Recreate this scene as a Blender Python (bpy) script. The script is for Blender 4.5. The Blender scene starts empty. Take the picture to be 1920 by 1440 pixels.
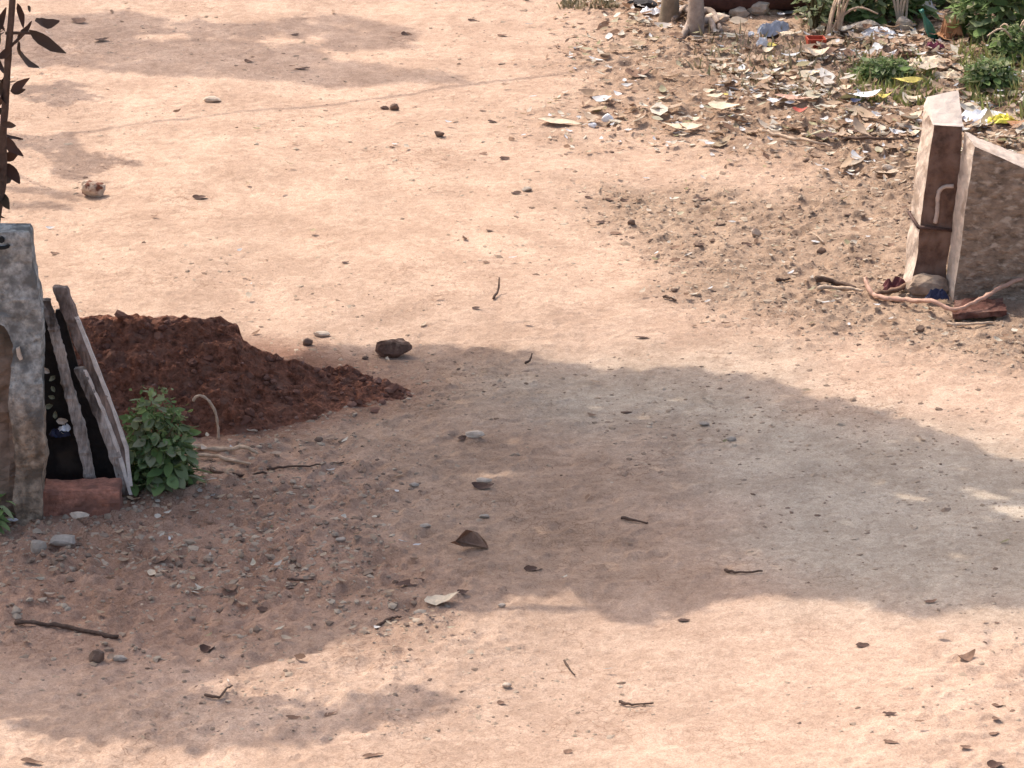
import bpy, bmesh, math, random
import numpy as np
from mathutils import Vector, Matrix

# ------------------------------------------------------------------ camera, sky, sun, exposure
SC = bpy.context.scene
COL = SC.collection
W, HH = 1920.0, 1440.0                    # photograph's pixel grid, used to read places off it
PITCH = math.radians(20.0)
FPX = 8570.0
CAMH = 5.13
cam_d = bpy.data.cameras.new("camera")
cam_d.sensor_width = 36.0
cam_d.lens = FPX / W * 36.0
cam_d.clip_start, cam_d.clip_end = 0.5, 3000.0
cam = bpy.data.objects.new("camera", cam_d)
cam.location = (0, 0, CAMH)
cam.rotation_euler = (math.radians(90) - PITCH, 0, 0)
COL.objects.link(cam)
SC.camera = cam

SUN_EL = math.radians(54.0)
SUN_AZ = math.radians(-44.0)           # behind the scene, to the left
TO_SUN = Vector((math.sin(SUN_AZ) * math.cos(SUN_EL), math.cos(SUN_AZ) * math.cos(SUN_EL), math.sin(SUN_EL)))
world = bpy.data.worlds.new("World")
SC.world = world
world.use_nodes = True
wn = world.node_tree
bg = wn.nodes["Background"]
sky = wn.nodes.new("ShaderNodeTexSky")
sky.sky_type = 'NISHITA'
sky.sun_disc = False
sky.sun_elevation = SUN_EL
sky.sun_rotation = SUN_AZ
sky.air_density = 1.0
sky.dust_density = 5.0
sky.ozone_density = 0.6
wn.links.new(sky.outputs[0], bg.inputs[0])
bg.inputs[1].default_value = 0.15
sun_d = bpy.data.lights.new("sun", 'SUN')
sun_d.energy = 2.05
sun_d.angle = math.radians(0.5)
sun_d.color = (1.0, 0.93, 0.84)
sun = bpy.data.objects.new("sun", sun_d)
sun.rotation_euler = TO_SUN.to_track_quat('Z', 'Y').to_euler()
sun.location = (-4, 12, 14)
COL.objects.link(sun)
SC.view_settings.view_transform = 'Standard'
SC.view_settings.look = 'None'
SC.view_settings.exposure = 0.86
SC.view_settings.gamma = 1.0
SC.view_settings.use_curve_mapping = False

# ------------------------------------------------------------------ noise, ground height, pixel -> place
RNG = np.random.default_rng(7)
random.seed(11)
TAB = RNG.random((256, 256)).astype(np.float64) * 2 - 1

def vnoise(x, y, seed=0):
    x = np.asarray(x, float) + seed * 17.31; y = np.asarray(y, float) + seed * 9.77
    xi = np.floor(x).astype(int); yi = np.floor(y).astype(int)
    fx = x - xi; fy = y - yi
    fx = fx * fx * fx * (fx * (fx * 6 - 15) + 10); fy = fy * fy * fy * (fy * (fy * 6 - 15) + 10)
    a = TAB[xi % 256, yi % 256]; b = TAB[(xi + 1) % 256, yi % 256]
    c = TAB[xi % 256, (yi + 1) % 256]; d = TAB[(xi + 1) % 256, (yi + 1) % 256]
    return (a * (1 - fx) + b * fx) * (1 - fy) + (c * (1 - fx) + d * fx) * fy

def fbm(x, y, octaves=4, seed=0):
    t = 0; amp = 1.0; s = 1.0; n = 0
    for k in range(octaves):
        t = t + amp * vnoise(x * s, y * s, seed + k * 3); n += amp
        amp *= 0.5; s *= 2.03
    return t / n

CP, SP = math.cos(PITCH), math.sin(PITCH)
def ray(px, py):
    u = (px - W / 2) / FPX; v = (HH / 2 - py) / FPX
    return np.array([u, CP + v * SP, -SP + v * CP])

def flat(px, py):                          # the point of the level z = 0 seen at that pixel of the photograph
    d = ray(px, py); t = -CAMH / d[2]
    return d[0] * t, d[1] * t

def at_y(px, py, y):                       # the point at distance y
    d = ray(px, py); t = y / d[1]
    return Vector((d[0] * t, y, CAMH + d[2] * t))

def pxm(y, z=0.0):                         # pixels per metre at distance y
    return FPX / (y * CP + (CAMH - z) * SP)

def poly_xy(pts):
    return np.array([flat(*p) for p in pts])

def inside(x, y, poly):
    r = np.zeros(np.shape(x), bool)
    n = len(poly)
    for i in range(n):
        x1, y1 = poly[i]; x2, y2 = poly[(i + 1) % n]
        c = ((y1 > y) != (y2 > y)) & (x < (x2 - x1) * (y - y1) / (y2 - y1 + 1e-12) + x1)
        r ^= c
    return r

def sdist(x, y, poly):                     # signed distance to a polygon, positive inside
    d = np.full(np.shape(x), 1e9)
    n = len(poly)
    for i in range(n):
        x1, y1 = poly[i]; x2, y2 = poly[(i + 1) % n]
        ex, ey = x2 - x1, y2 - y1
        t = np.clip(((x - x1) * ex + (y - y1) * ey) / (ex * ex + ey * ey + 1e-12), 0, 1)
        d = np.minimum(d, np.hypot(x - x1 - t * ex, y - y1 - t * ey))
    return np.where(inside(x, y, poly), d, -d)

def soft(x, y, poly, w, warp=0.12, seed=0):
    dd = sdist(x, y, poly) + warp * fbm(x * 2.2, y * 1.6, 4, 40 + seed)
    t = np.clip(dd / w * 0.5 + 0.5, 0, 1)
    return t * t * (3 - 2 * t)

P_ROUGH = poly_xy([(1120, 345), (1290, 330), (1450, 370), (1560, 320), (1660, 280), (2600, 250), (2600, 800), (1920, 700),
                   (1720, 665), (1500, 632), (1330, 585), (1240, 545), (1270, 500), (1180, 450), (1090, 420)])
P_LITTER = poly_xy([(1170, -60), (1130, 120), (1060, 190), (990, 235), (1200, 265), (1420, 290), (1640, 330), (2600, 330), (2600, -400), (1200, -400)])
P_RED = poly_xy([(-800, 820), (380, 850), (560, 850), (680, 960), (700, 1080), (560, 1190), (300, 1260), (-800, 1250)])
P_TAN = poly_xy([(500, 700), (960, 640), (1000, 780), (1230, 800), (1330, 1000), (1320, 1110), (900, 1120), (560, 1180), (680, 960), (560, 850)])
P_SHADE_GREY = poly_xy([(960, 700), (1150, 660), (1500, 700), (1950, 850), (2600, 950), (2600, 1180), (1920, 1150), (1500, 1120), (1340, 1010), (1230, 830), (1020, 780)])
P_TEXA = poly_xy([(420, 1270), (640, 1200), (900, 1170), (1000, 1230), (860, 1330), (560, 1420), (-300, 1440), (-300, 1340), (380, 1320)])
P_TEXB = poly_xy([(1640, 1300), (1800, 1200), (2200, 1150), (2200, 1500), (1620, 1500)])
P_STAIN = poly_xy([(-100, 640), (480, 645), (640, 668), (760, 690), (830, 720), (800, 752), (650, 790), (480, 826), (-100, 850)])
P_BAND = poly_xy([(-500, -20), (60, 10), (480, 28), (800, 20), (800, 100), (1010, 160), (600, 160), (80, 120), (-500, 110)])

def masks(x, y):
    rough = soft(x, y, P_ROUGH, 0.22, 0.18, 1)
    litter = soft(x, y, P_LITTER, 0.45, 0.35, 2)
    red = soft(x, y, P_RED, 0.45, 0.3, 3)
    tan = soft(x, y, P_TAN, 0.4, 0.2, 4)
    grey = soft(x, y, P_SHADE_GREY, 0.35, 0.25, 5)
    return rough, litter, red, tan, grey

def height(x, y, m=None):
    x = np.asarray(x, float); y = np.asarray(y, float)
    rough, litter, red, tan, grey = m if m is not None else masks(x, y)
    tex = soft(x, y, P_TEXA, 0.3, 0.25, 6) + soft(x, y, P_TEXB, 0.3, 0.25, 7)
    h = 0.022 * fbm(x * 0.55, y * 0.45, 3, 1) + 0.010 * fbm(x * 2.1, y * 1.7, 3, 2)
    base = 0.0035 * fbm(x * 7, y * 7, 3, 3) + 0.0022 * fbm(x * 19, y * 19, 3, 4)
    lump = np.maximum(fbm(x * 10, y * 11, 3, 5), 0) * 0.022 + np.maximum(fbm(x * 24, y * 26, 3, 6) - 0.03, 0) * 0.032 + np.maximum(fbm(x * 44, y * 46, 2, 9), 0) * 0.012
    pits = -np.maximum(fbm(x * 15 + 9, y * 13, 4, 8) - 0.12, 0) * 0.04
    k = np.clip(0.62 * rough + 0.85 * litter + 0.8 * red + 0.3 * tan + 0.45 * tex, 0, 1.1)
    patch = np.clip(0.5 + 1.6 * fbm(x * 1.3, y * 1.1, 3, 12), 0.12, 1)
    # faint wheel ruts running down the lane
    rut = -0.012 * np.exp(-((x - 0.25 - 0.06 * (y - 14)) / 0.22) ** 2) - 0.010 * np.exp(-((x + 0.95 - 0.06 * (y - 14)) / 0.2) ** 2)
    return h + base + k * (lump + pits) + 0.16 * patch * (lump + pits) * (1 - grey * 0.6) + rut * (1 - np.clip(k, 0, 1))

def gz(x, y):
    return float(height(np.array([x]), np.array([y]))[0])

def G(px, py):                             # the point of the ground seen at that pixel
    d = ray(px, py); z = 0.0
    for _ in range(4):
        t = (z - CAMH) / d[2]; x, y = d[0] * t, d[1] * t
        z = gz(x, y)
    return Vector((x, y, z))

# ------------------------------------------------------------------ materials
def new_mat(name):
    m = bpy.data.materials.new(name); m.use_nodes = True
    nt = m.node_tree
    return m, nt, nt.nodes["Principled BSDF"]

def N(nt, typ, **kw):
    n = nt.nodes.new(typ)
    for k, v in kw.items():
        if k.startswith("i_"):
            n.inputs[int(k[2:])].default_value = v
        else:
            setattr(n, k, v)
    return n

def mat(name, col, rough=0.85, scale=30.0, var=0.35, bump=0.4, col2=None, scale2=6.0, thr=(0.45, 0.62), spec=0.25, dist=0.01, stretch=None):
    """A procedural surface: base colour varied by fine noise, patches of a second colour, noise relief."""
    m, nt, b = new_mat(name)
    L = nt.links.new
    tc = N(nt, "ShaderNodeTexCoord")
    co = tc.outputs["Object"]
    if stretch:
        mp = N(nt, "ShaderNodeMapping"); mp.inputs["Scale"].default_value = stretch
        L(co, mp.inputs[0]); co = mp.outputs[0]
    n1 = N(nt, "ShaderNodeTexNoise"); n1.inputs["Scale"].default_value = scale; n1.inputs["Detail"].default_value = 6
    n1.inputs["Roughness"].default_value = 0.65
    L(co, n1.inputs["Vector"])
    r = N(nt, "ShaderNodeValToRGB")
    r.color_ramp.elements[0].position = 0.3; r.color_ramp.elements[1].position = 0.7
    r.color_ramp.elements[0].color = (*[c * (1 - var) for c in col], 1)
    r.color_ramp.elements[1].color = (*[min(1, c * (1 + var)) for c in col], 1)
    L(n1.outputs[0], r.inputs[0])
    out = r.outputs[0]
    if col2:
        n2 = N(nt, "ShaderNodeTexNoise"); n2.inputs["Scale"].default_value = scale2; n2.inputs["Detail"].default_value = 5
        L(co, n2.inputs["Vector"])
        r2 = N(nt, "ShaderNodeValToRGB")
        r2.color_ramp.elements[0].position, r2.color_ramp.elements[1].position = thr
        mx = N(nt, "ShaderNodeMixRGB"); mx.inputs[2].default_value = (*col2, 1)
        L(n2.outputs[0], r2.inputs[0]); L(r2.outputs[0], mx.inputs[0]); L(out, mx.inputs[1])
        out = mx.outputs[0]
    L(out, b.inputs["Base Color"])
    b.inputs["Roughness"].default_value = rough
    b.inputs["Specular IOR Level"].default_value = spec
    if bump:
        bp = N(nt, "ShaderNodeBump"); bp.inputs["Strength"].default_value = bump; bp.inputs["Distance"].default_value = dist
        L(n1.outputs[0], bp.inputs["Height"]); L(bp.outputs[0], b.inputs["Normal"])
    return m

def mat_pick(name, cols, rough=0.8, source="island", trans=0.0, spec=0.25):
    """One surface for many alike pieces: each piece (mesh island or object) takes its own colour."""
    m, nt, b = new_mat(name)
    L = nt.links.new
    r = N(nt, "ShaderNodeValToRGB")
    cr = r.color_ramp
    while len(cr.elements) < len(cols):
        cr.elements.new(0.5)
    for i, c in enumerate(cols):
        cr.elements[i].position = i / max(1, len(cols) - 1); cr.elements[i].color = (*c, 1)
    if source == "island":
        L(N(nt, "ShaderNodeNewGeometry").outputs["Random Per Island"], r.inputs[0])
    else:
        L(N(nt, "ShaderNodeObjectInfo").outputs["Random"], r.inputs[0])
    tc = N(nt, "ShaderNodeTexCoord")
    n1 = N(nt, "ShaderNodeTexNoise"); n1.inputs["Scale"].default_value = 60; n1.inputs["Detail"].default_value = 4
    L(tc.outputs["Object"], n1.inputs["Vector"])
    mx = N(nt, "ShaderNodeMixRGB", blend_type='MULTIPLY'); mx.inputs[0].default_value = 0.5
    L(r.outputs[0], mx.inputs[1]); L(n1.outputs[0], mx.inputs[2])
    L(mx.outputs[0], b.inputs["Base Color"])
    b.inputs["Roughness"].default_value = rough
    b.inputs["Specular IOR Level"].default_value = spec
    if trans:
        t = N(nt, "ShaderNodeBsdfTranslucent"); ms = N(nt, "ShaderNodeMixShader"); ms.inputs[0].default_value = trans
        L(mx.outputs[0], t.inputs[0]); L(b.outputs[0], ms.inputs[1]); L(t.outputs[0], ms.inputs[2])
        L(ms.outputs[0], nt.nodes["Material Output"].inputs[0])
    return m

def ground_mat():
    m, nt, b = new_mat("lane_earth")
    L = nt.links.new
    at = N(nt, "ShaderNodeAttribute", attribute_name="soil")
    tc = N(nt, "ShaderNodeTexCoord")
    def noise(scale, det=5, rough=0.6):
        n = N(nt, "ShaderNodeTexNoise"); n.inputs["Scale"].default_value = scale
        n.inputs["Detail"].default_value = det; n.inputs["Roughness"].default_value = rough
        L(tc.outputs["Object"], n.inputs["Vector"]); return n
    def ramp(src, a, c, lo, hi):
        r = N(nt, "ShaderNodeValToRGB")
        r.color_ramp.elements[0].position = a; r.color_ramp.elements[1].position = c
        r.color_ramp.elements[0].color = (*lo, 1); r.color_ramp.elements[1].color = (*hi, 1)
        L(src, r.inputs[0]); return r.outputs[0]
    def mul(a, c, f=1.0):
        x = N(nt, "ShaderNodeMixRGB", blend_type='MULTIPLY'); x.inputs[0].default_value = f
        L(a, x.inputs[1]); L(c, x.inputs[2]); return x.outputs[0]
    nA, nB, nC = noise(3.2, 6), noise(34, 6, 0.65), noise(150, 3)
    c = mul(at.outputs["Color"], ramp(nA.outputs[0], 0.32, 0.68, (0.86, 0.835, 0.815), (1.06, 1.05, 1.04)))
    c = mul(c, ramp(nB.outputs[0], 0.3, 0.62, (0.82, 0.79, 0.77), (1.05, 1.05, 1.05)))
    c = mul(c, ramp(nC.outputs[0], 0.32, 0.6, (0.82, 0.8, 0.78), (1.06, 1.06, 1.06)))
    nP = noise(4.5, 8, 0.72)
    c = mul(c, ramp(nP.outputs[0], 0.47, 0.53, (0.91, 0.895, 0.885), (1.03, 1.03, 1.03)))
    nD = noise(420, 2)
    c = mul(c, ramp(nD.outputs[0], 0.34, 0.6, (0.80, 0.77, 0.75), (1.08, 1.08, 1.08)))
    # scattered dark crumbs of bark and soil, flat specks a few millimetres wide
    vo = N(nt, "ShaderNodeTexVoronoi"); vo.inputs["Scale"].default_value = 42
    L(tc.outputs["Object"], vo.inputs["Vector"])
    c = mul(c, ramp(vo.outputs["Distance"], 0.06, 0.13, (0.62, 0.55, 0.5), (1, 1, 1)), 0.8)
    # fine drying cracks in patches
    nw = noise(9, 3)
    ad = N(nt, "ShaderNodeMixRGB", blend_type='ADD'); ad.inputs[0].default_value = 0.12
    L(tc.outputs["Object"], ad.inputs[1]); L(nw.outputs[1], ad.inputs[2])
    ve = N(nt, "ShaderNodeTexVoronoi", feature='DISTANCE_TO_EDGE'); ve.inputs["Scale"].default_value = 21
    L(ad.outputs[0], ve.inputs["Vector"])
    crack = ramp(ve.outputs["Distance"], 0.0, 0.05, (0.62, 0.55, 0.5), (1, 1, 1))
    np_ = noise(1.9, 5, 0.7)
    cm = N(nt, "ShaderNodeMixRGB", blend_type='MULTIPLY')
    L(ramp(np_.outputs[0], 0.5, 0.62, (0, 0, 0), (0.85, 0.85, 0.85)), cm.inputs[0]); L(c, cm.inputs[1]); L(crack, cm.inputs[2])
    c = cm.outputs[0]
    L(c, b.inputs["Base Color"])
    b.inputs["Roughness"].default_value = 0.95
    b.inputs["Specular IOR Level"].default_value = 0.1
    b1 = N(nt, "ShaderNodeBump"); b1.inputs["Strength"].default_value = 0.85; b1.inputs["Distance"].default_value = 0.010
    b2 = N(nt, "ShaderNodeBump"); b2.inputs["Strength"].default_value = 0.8; b2.inputs["Distance"].default_value = 0.003
    L(nB.outputs[0], b1.inputs["Height"]); L(nC.outputs[0], b2.inputs["Height"])
    L(b1.outputs[0], b2.inputs["Normal"]); L(b2.outputs[0], b.inputs["Normal"])
    return m

M_GROUND = ground_mat()
M_MOUND = mat("red_earth", (0.29, 0.122, 0.075), 0.95, 55, 0.6, 1.0, (0.31, 0.155, 0.105), 17, (0.5, 0.66), 0.1, 0.03)
M_CLOD = mat_pick("earth_clods", [(0.22, 0.10, 0.068), (0.15, 0.066, 0.045), (0.28, 0.14, 0.098), (0.18, 0.078, 0.054), (0.36, 0.2, 0.15)], 0.95, "object")
M_CRUMB = mat_pick("gravel_crumbs", [(0.40, 0.29, 0.2), (0.52, 0.39, 0.28), (0.22, 0.14, 0.1), (0.45, 0.34, 0.25), (0.6, 0.48, 0.36), (0.3, 0.21, 0.15)], 0.95)
M_LITTER = mat_pick("dry_leaf_litter", [(0.48, 0.31, 0.2), (0.62, 0.45, 0.31), (0.2, 0.11, 0.07), (0.55, 0.36, 0.24), (0.70, 0.54, 0.4), (0.32, 0.19, 0.12), (0.62, 0.44, 0.31), (0.36, 0.33, 0.17), (0.76, 0.68, 0.54), (0.80, 0.72, 0.6), (0.6, 0.47, 0.34), (0.84, 0.83, 0.82), (0.8, 0.8, 0.82)], 0.8, trans=0.2)
M_STONE_GREY = mat("weathered_grey_stone", (0.34, 0.335, 0.31), 0.92, 45, 0.6, 1.0, (0.15, 0.148, 0.138), 16, (0.46, 0.6))
M_STONE_BROWN = mat("brown_stone", (0.24, 0.165, 0.12), 0.92, 18, 0.45, 0.8, (0.11, 0.085, 0.065), 6)
M_BRICK = mat("fired_brick", (0.42, 0.185, 0.125), 0.92, 40, 0.4, 0.9, (0.26, 0.125, 0.09), 14, (0.47, 0.6))
M_WOOD_GREY = mat("weathered_wood", (0.40, 0.33, 0.28), 0.9, 50, 0.6, 0.9, (0.10, 0.075, 0.06), 20, (0.47, 0.6), stretch=(1, 1, 0.25))
M_BLACK = mat("black_plastic", (0.018, 0.014, 0.013), 0.6, 40, 0.5, 0.5, (0.06, 0.045, 0.036), 9, (0.55, 0.68))
M_PAINT = mat("black_paint", (0.01, 0.012, 0.014), 0.6, 30, 0.2, 0.1)
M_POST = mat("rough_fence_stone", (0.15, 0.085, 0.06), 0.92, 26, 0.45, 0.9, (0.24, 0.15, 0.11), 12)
M_POST_TOP = mat("sunlit_broken_stone", (0.66, 0.55, 0.47), 0.9, 20, 0.18, 0.4)  # broken post top, paler to carry the sun falling on it
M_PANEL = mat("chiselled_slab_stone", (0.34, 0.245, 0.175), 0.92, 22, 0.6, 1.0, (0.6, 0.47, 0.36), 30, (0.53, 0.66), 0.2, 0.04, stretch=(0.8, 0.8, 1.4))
M_LIT_SIDE = mat("sunlit_stone_side", (0.66, 0.53, 0.43), 0.92, 30, 0.25, 0.6, (0.42, 0.31, 0.235), 13, (0.5, 0.64))  # sunlight on left faces and tops painted in as a paler stone
M_WIRE = mat("rusty_wire", (0.09, 0.05, 0.04), 0.7, 60, 0.4, 0.3)
M_PLASTER = mat("pale_plaster", (0.55, 0.42, 0.34), 0.9, 40, 0.2, 0.3)
M_ROCK = mat("dark_brown_rock", (0.15, 0.085, 0.06), 0.9, 30, 0.5, 0.9, (0.36, 0.25, 0.18), 16, (0.5, 0.64))
M_ROCK2 = mat("dull_brown_stone", (0.20, 0.135, 0.10), 0.92, 40, 0.4, 0.6)
M_ROCKP = mat("pale_stone", (0.56, 0.45, 0.35), 0.92, 40, 0.25, 0.5)
M_ROCKT = mat("tan_earthy_stone", (0.31, 0.225, 0.165), 0.95, 26, 0.4, 0.8, (0.5, 0.38, 0.28), 10)
M_ROCKG = mat("grey_stone", (0.42, 0.35, 0.285), 0.92, 30, 0.3, 0.6)
M_ROCKW = mat("two_tone_stone", (0.55, 0.43, 0.33), 0.92, 40, 0.3, 0.6, (0.18, 0.07, 0.045), 16, (0.48, 0.54))
M_LDARK = mat("dark_dry_leaf", (0.085, 0.045, 0.032), 0.75, 60, 0.4, 0.4)
M_LBROWN = mat("brown_dry_leaf", (0.20, 0.115, 0.075), 0.75, 60, 0.35, 0.4)
M_LPALE = mat("pale_dry_leaf", (0.62, 0.5, 0.36), 0.75, 60, 0.25, 0.3)
M_LYELLOW = mat("yellow_leaf", (0.62, 0.50, 0.12), 0.6, 40, 0.2, 0.3)
M_TWIG = mat("dark_twig", (0.10, 0.062, 0.045), 0.85, 60, 0.4, 0.5)
M_TWIGP = mat("pale_twig", (0.52, 0.38, 0.27), 0.85, 60, 0.3, 0.4)
M_PINK = mat("pinkish_bark", (0.50, 0.30, 0.22), 0.8, 40, 0.25, 0.4)
M_MAROON = mat("maroon_cloth", (0.14, 0.045, 0.045), 0.8, 40, 0.35, 0.3)
M_RUST_SHADED = mat("shaded_rusty_board", (0.10, 0.042, 0.032), 0.9, 40, 0.5, 0.8, (0.2, 0.11, 0.085), 16, (0.52, 0.66))  # red board with the slab's cast shadow darkened into its colour
M_WHITE = mat("white_plastic", (0.80, 0.79, 0.80), 0.45, 20, 0.06, 0.15, spec=0.4)
M_SILVER = mat("bluish_plastic", (0.36, 0.38, 0.44), 0.4, 20, 0.3, 0.2, spec=0.5)
M_RED = mat("red_plastic", (0.42, 0.075, 0.04), 0.5, 30, 0.25, 0.15)
M_YELLOW = mat("yellow_plastic", (0.72, 0.62, 0.08), 0.5, 30, 0.15, 0.15)
M_NAVY = mat("navy_print", (0.025, 0.03, 0.07), 0.5, 30, 0.3, 0.15)
M_BOTTLE = mat("green_glass_plastic", (0.03, 0.16, 0.11), 0.25, 20, 0.2, 0.05, spec=0.6)
M_PURPLE = mat("dull_crimson_plastic", (0.22, 0.05, 0.08), 0.5, 30, 0.3, 0.2)
M_TERRA = mat("orange_brown_palm_sheath", (0.40, 0.20, 0.10), 0.85, 22, 0.4, 0.6)
M_TRUNK = mat("pale_bark", (0.40, 0.31, 0.25), 0.92, 22, 0.35, 0.8, (0.2, 0.15, 0.12), 9)
M_TRUNK2 = mat("grey_brown_bark", (0.26, 0.20, 0.14), 0.92, 22, 0.35, 0.8)
M_LOG = mat("dark_rotten_wood", (0.07, 0.032, 0.026), 0.9, 22, 0.4, 0.6)
M_STEM = mat("green_brown_stem", (0.12, 0.10, 0.05), 0.8, 40, 0.3, 0.3)
M_OLSTEM = mat("brown_shrub_stem", (0.10, 0.062, 0.045), 0.85, 40, 0.35, 0.4)
M_OLLEAF = mat_pick("narrow_shrub_leaves", [(0.085, 0.042, 0.03), (0.12, 0.062, 0.042), (0.08, 0.055, 0.03), (0.14, 0.07, 0.05)], 0.6, "object", 0.15)
M_GLEAF = mat_pick("bush_leaves", [(0.19, 0.29, 0.09), (0.30, 0.42, 0.15), (0.15, 0.24, 0.085), (0.46, 0.52, 0.28), (0.24, 0.35, 0.12)], 0.8, "object", 0.25, 0.12)
M_FOLIAGE = mat_pick("small_bush_leaves", [(0.16, 0.25, 0.08), (0.28, 0.38, 0.14), (0.42, 0.48, 0.25), (0.13, 0.21, 0.07), (0.34, 0.43, 0.17), (0.5, 0.48, 0.28)], 0.8, "island", 0.25, 0.12)
M_PGLEAF = mat_pick("pale_bush_leaves", [(0.34, 0.37, 0.2), (0.25, 0.31, 0.14), (0.45, 0.44, 0.28), (0.2, 0.27, 0.11)], 0.65, "object", 0.25)
M_TLEAF = mat_pick("tree_leaves", [(0.05, 0.10, 0.03), (0.08, 0.13, 0.04), (0.06, 0.11, 0.04)], 0.6, "island", 0.2)
M_GRASS = mat_pick("yellow_green_grass", [(0.34, 0.34, 0.09), (0.22, 0.29, 0.09), (0.48, 0.42, 0.18), (0.27, 0.33, 0.11)], 0.7, "island", 0.2)
M_DRYGRASS = mat_pick("dry_grass", [(0.42, 0.34, 0.2), (0.30, 0.25, 0.15), (0.5, 0.42, 0.28), (0.28, 0.27, 0.15)], 0.8, "island", 0.2)
M_CABLE = mat("cable_rubber", (0.02, 0.02, 0.02), 0.6, 20, 0.2, 0.05)

# ------------------------------------------------------------------ object helpers
def tag(o, label=None, cat=None, group=None, kind=None):
    if label: o["label"] = label
    if cat: o["category"] = cat
    if group: o["group"] = group
    if kind: o["kind"] = kind
    return o

def mesh_obj(name, verts, faces, m, loc=(0, 0, 0), parent=None, smooth=False):
    me = bpy.data.meshes.new(name)
    me.from_pydata([tuple(v) for v in verts], [], faces)
    if m: me.materials.append(m)
    if smooth: me.polygons.foreach_set("use_smooth", [True] * len(me.polygons))
    me.update()
    return link(name, me, loc, parent)

def link(name, me, loc=(0, 0, 0), parent=None):
    o = bpy.data.objects.new(name, me); o.location = loc
    COL.objects.link(o)
    if parent: o.parent = parent
    return o

def empty(name, loc):
    o = bpy.data.objects.new(name, None); o.location = loc; o.empty_display_size = 0.1
    COL.objects.link(o)
    return o

def big_mesh(name, V, F, m, smooth=False):
    """numpy arrays -> one mesh object (F is (n,3) or (n,4))."""
    me = bpy.data.meshes.new(name)
    k = F.shape[1]
    me.vertices.add(len(V)); me.vertices.foreach_set("co", V.astype(np.float32).ravel())
    me.loops.add(F.size); me.loops.foreach_set("vertex_index", F.astype(np.int32).ravel())
    me.polygons.add(len(F)); me.polygons.foreach_set("loop_start", np.arange(0, F.size, k, dtype=np.int32))
    me.polygons.foreach_set("use_smooth", np.full(len(F), smooth))
    me.materials.append(m)
    me.update(calc_edges=True)
    return link(name, me)

def euler_mats(rx, ry, rz):
    cx, sx, cy, sy, cz, sz = np.cos(rx), np.sin(rx), np.cos(ry), np.sin(ry), np.cos(rz), np.sin(rz)
    R = np.empty((len(rx), 3, 3))
    R[:, 0, 0] = cz * cy; R[:, 0, 1] = cz * sy * sx - sz * cx; R[:, 0, 2] = cz * sy * cx + sz * sx
    R[:, 1, 0] = sz * cy; R[:, 1, 1] = sz * sy * sx + cz * cx; R[:, 1, 2] = sz * sy * cx - cz * sx
    R[:, 2, 0] = -sy; R[:, 2, 1] = cy * sx; R[:, 2, 2] = cy * cx
    return R

def scatter(name, temps, P, S, R, m, smooth=False):
    """Many small pieces as one mesh; temps are (verts, tris); each point takes one of them."""
    Vs, Fs, off = [], [], 0
    n = len(P); pick = np.arange(n) % len(temps)
    for t, (tv, tf) in enumerate(temps):
        idx = np.where(pick == t)[0]
        if not len(idx): continue
        v = np.einsum('nij,nkj->nki', R[idx], tv[None] * S[idx][:, None, :]) + P[idx][:, None, :]
        f = tf[None] + (np.arange(len(idx)) * len(tv))[:, None, None] + off
        Vs.append(v.reshape(-1, 3)); Fs.append(f.reshape(-1, 3)); off += v.shape[0] * v.shape[1]
    return big_mesh(name, np.concatenate(Vs), np.concatenate(Fs), m, smooth)

def rock_shape(seed, sub=2, jag=0.22, cuts=7):
    r = random.Random(seed)
    bm = bmesh.new(); bmesh.ops.create_icosphere(bm, subdivisions=sub, radius=1.0)
    planes = []
    for _ in range(cuts):
        d = Vector((r.gauss(0, 1), r.gauss(0, 1), r.gauss(0, 1))).normalized(); planes.append((d, r.uniform(0.55, 0.88)))
    for v in bm.verts:
        p = v.co.copy()
        for d, k in planes:
            q = p.dot(d)
            if q > k: p -= d * (q - k)
        v.co = p * (1 + jag * 0.35 * r.uniform(-1, 1))
    bmesh.ops.triangulate(bm, faces=bm.faces[:])
    V = np.array([v.co for v in bm.verts]); F = np.array([[v.index for v in f.verts] for f in bm.faces])
    bm.free()
    V[:, 0] /= max(1e-6, np.ptp(V[:, 0])); V[:, 1] /= max(1e-6, np.ptp(V[:, 1])); V[:, 2] /= max(1e-6, np.ptp(V[:, 2]))
    V[:, 2] -= V[:, 2].min()
    return V, F                              # unit box, standing on z = 0

def leaf_shape(seed, curl=0.25, fold=0.12, nl=6, width=0.4, tip=1.0, twist=0.0):
    r = random.Random(seed)
    V, F = [], []
    for i in range(nl + 1):
        t = i / nl
        w = width * 0.5 * (math.sin(math.pi * min(1, t ** 0.8 * 0.97 + 0.02)) ** 0.8 + 0.04)
        z = curl * ((t - 0.45) * 2) ** 2 + r.uniform(-0.02, 0.02)
        a = twist * (t - 0.5)
        for s in (-1, 0, 1):
            yy = s * w * r.uniform(0.85, 1.1)
            zz = z + abs(s) * fold * (w / (width * 0.5)) + r.uniform(-0.015, 0.015)
            V.append((t - 0.5, yy * math.cos(a) - 0, zz + yy * math.sin(a)))
    for i in range(nl):
        for s in (0, 1):
            a = i * 3 + s
            F.append((a, a + 3, a + 4)); F.append((a, a + 4, a + 1))
    V = np.array(V); V[:, 2] -= V[:, 2].min()
    return V, np.array(F)

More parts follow.
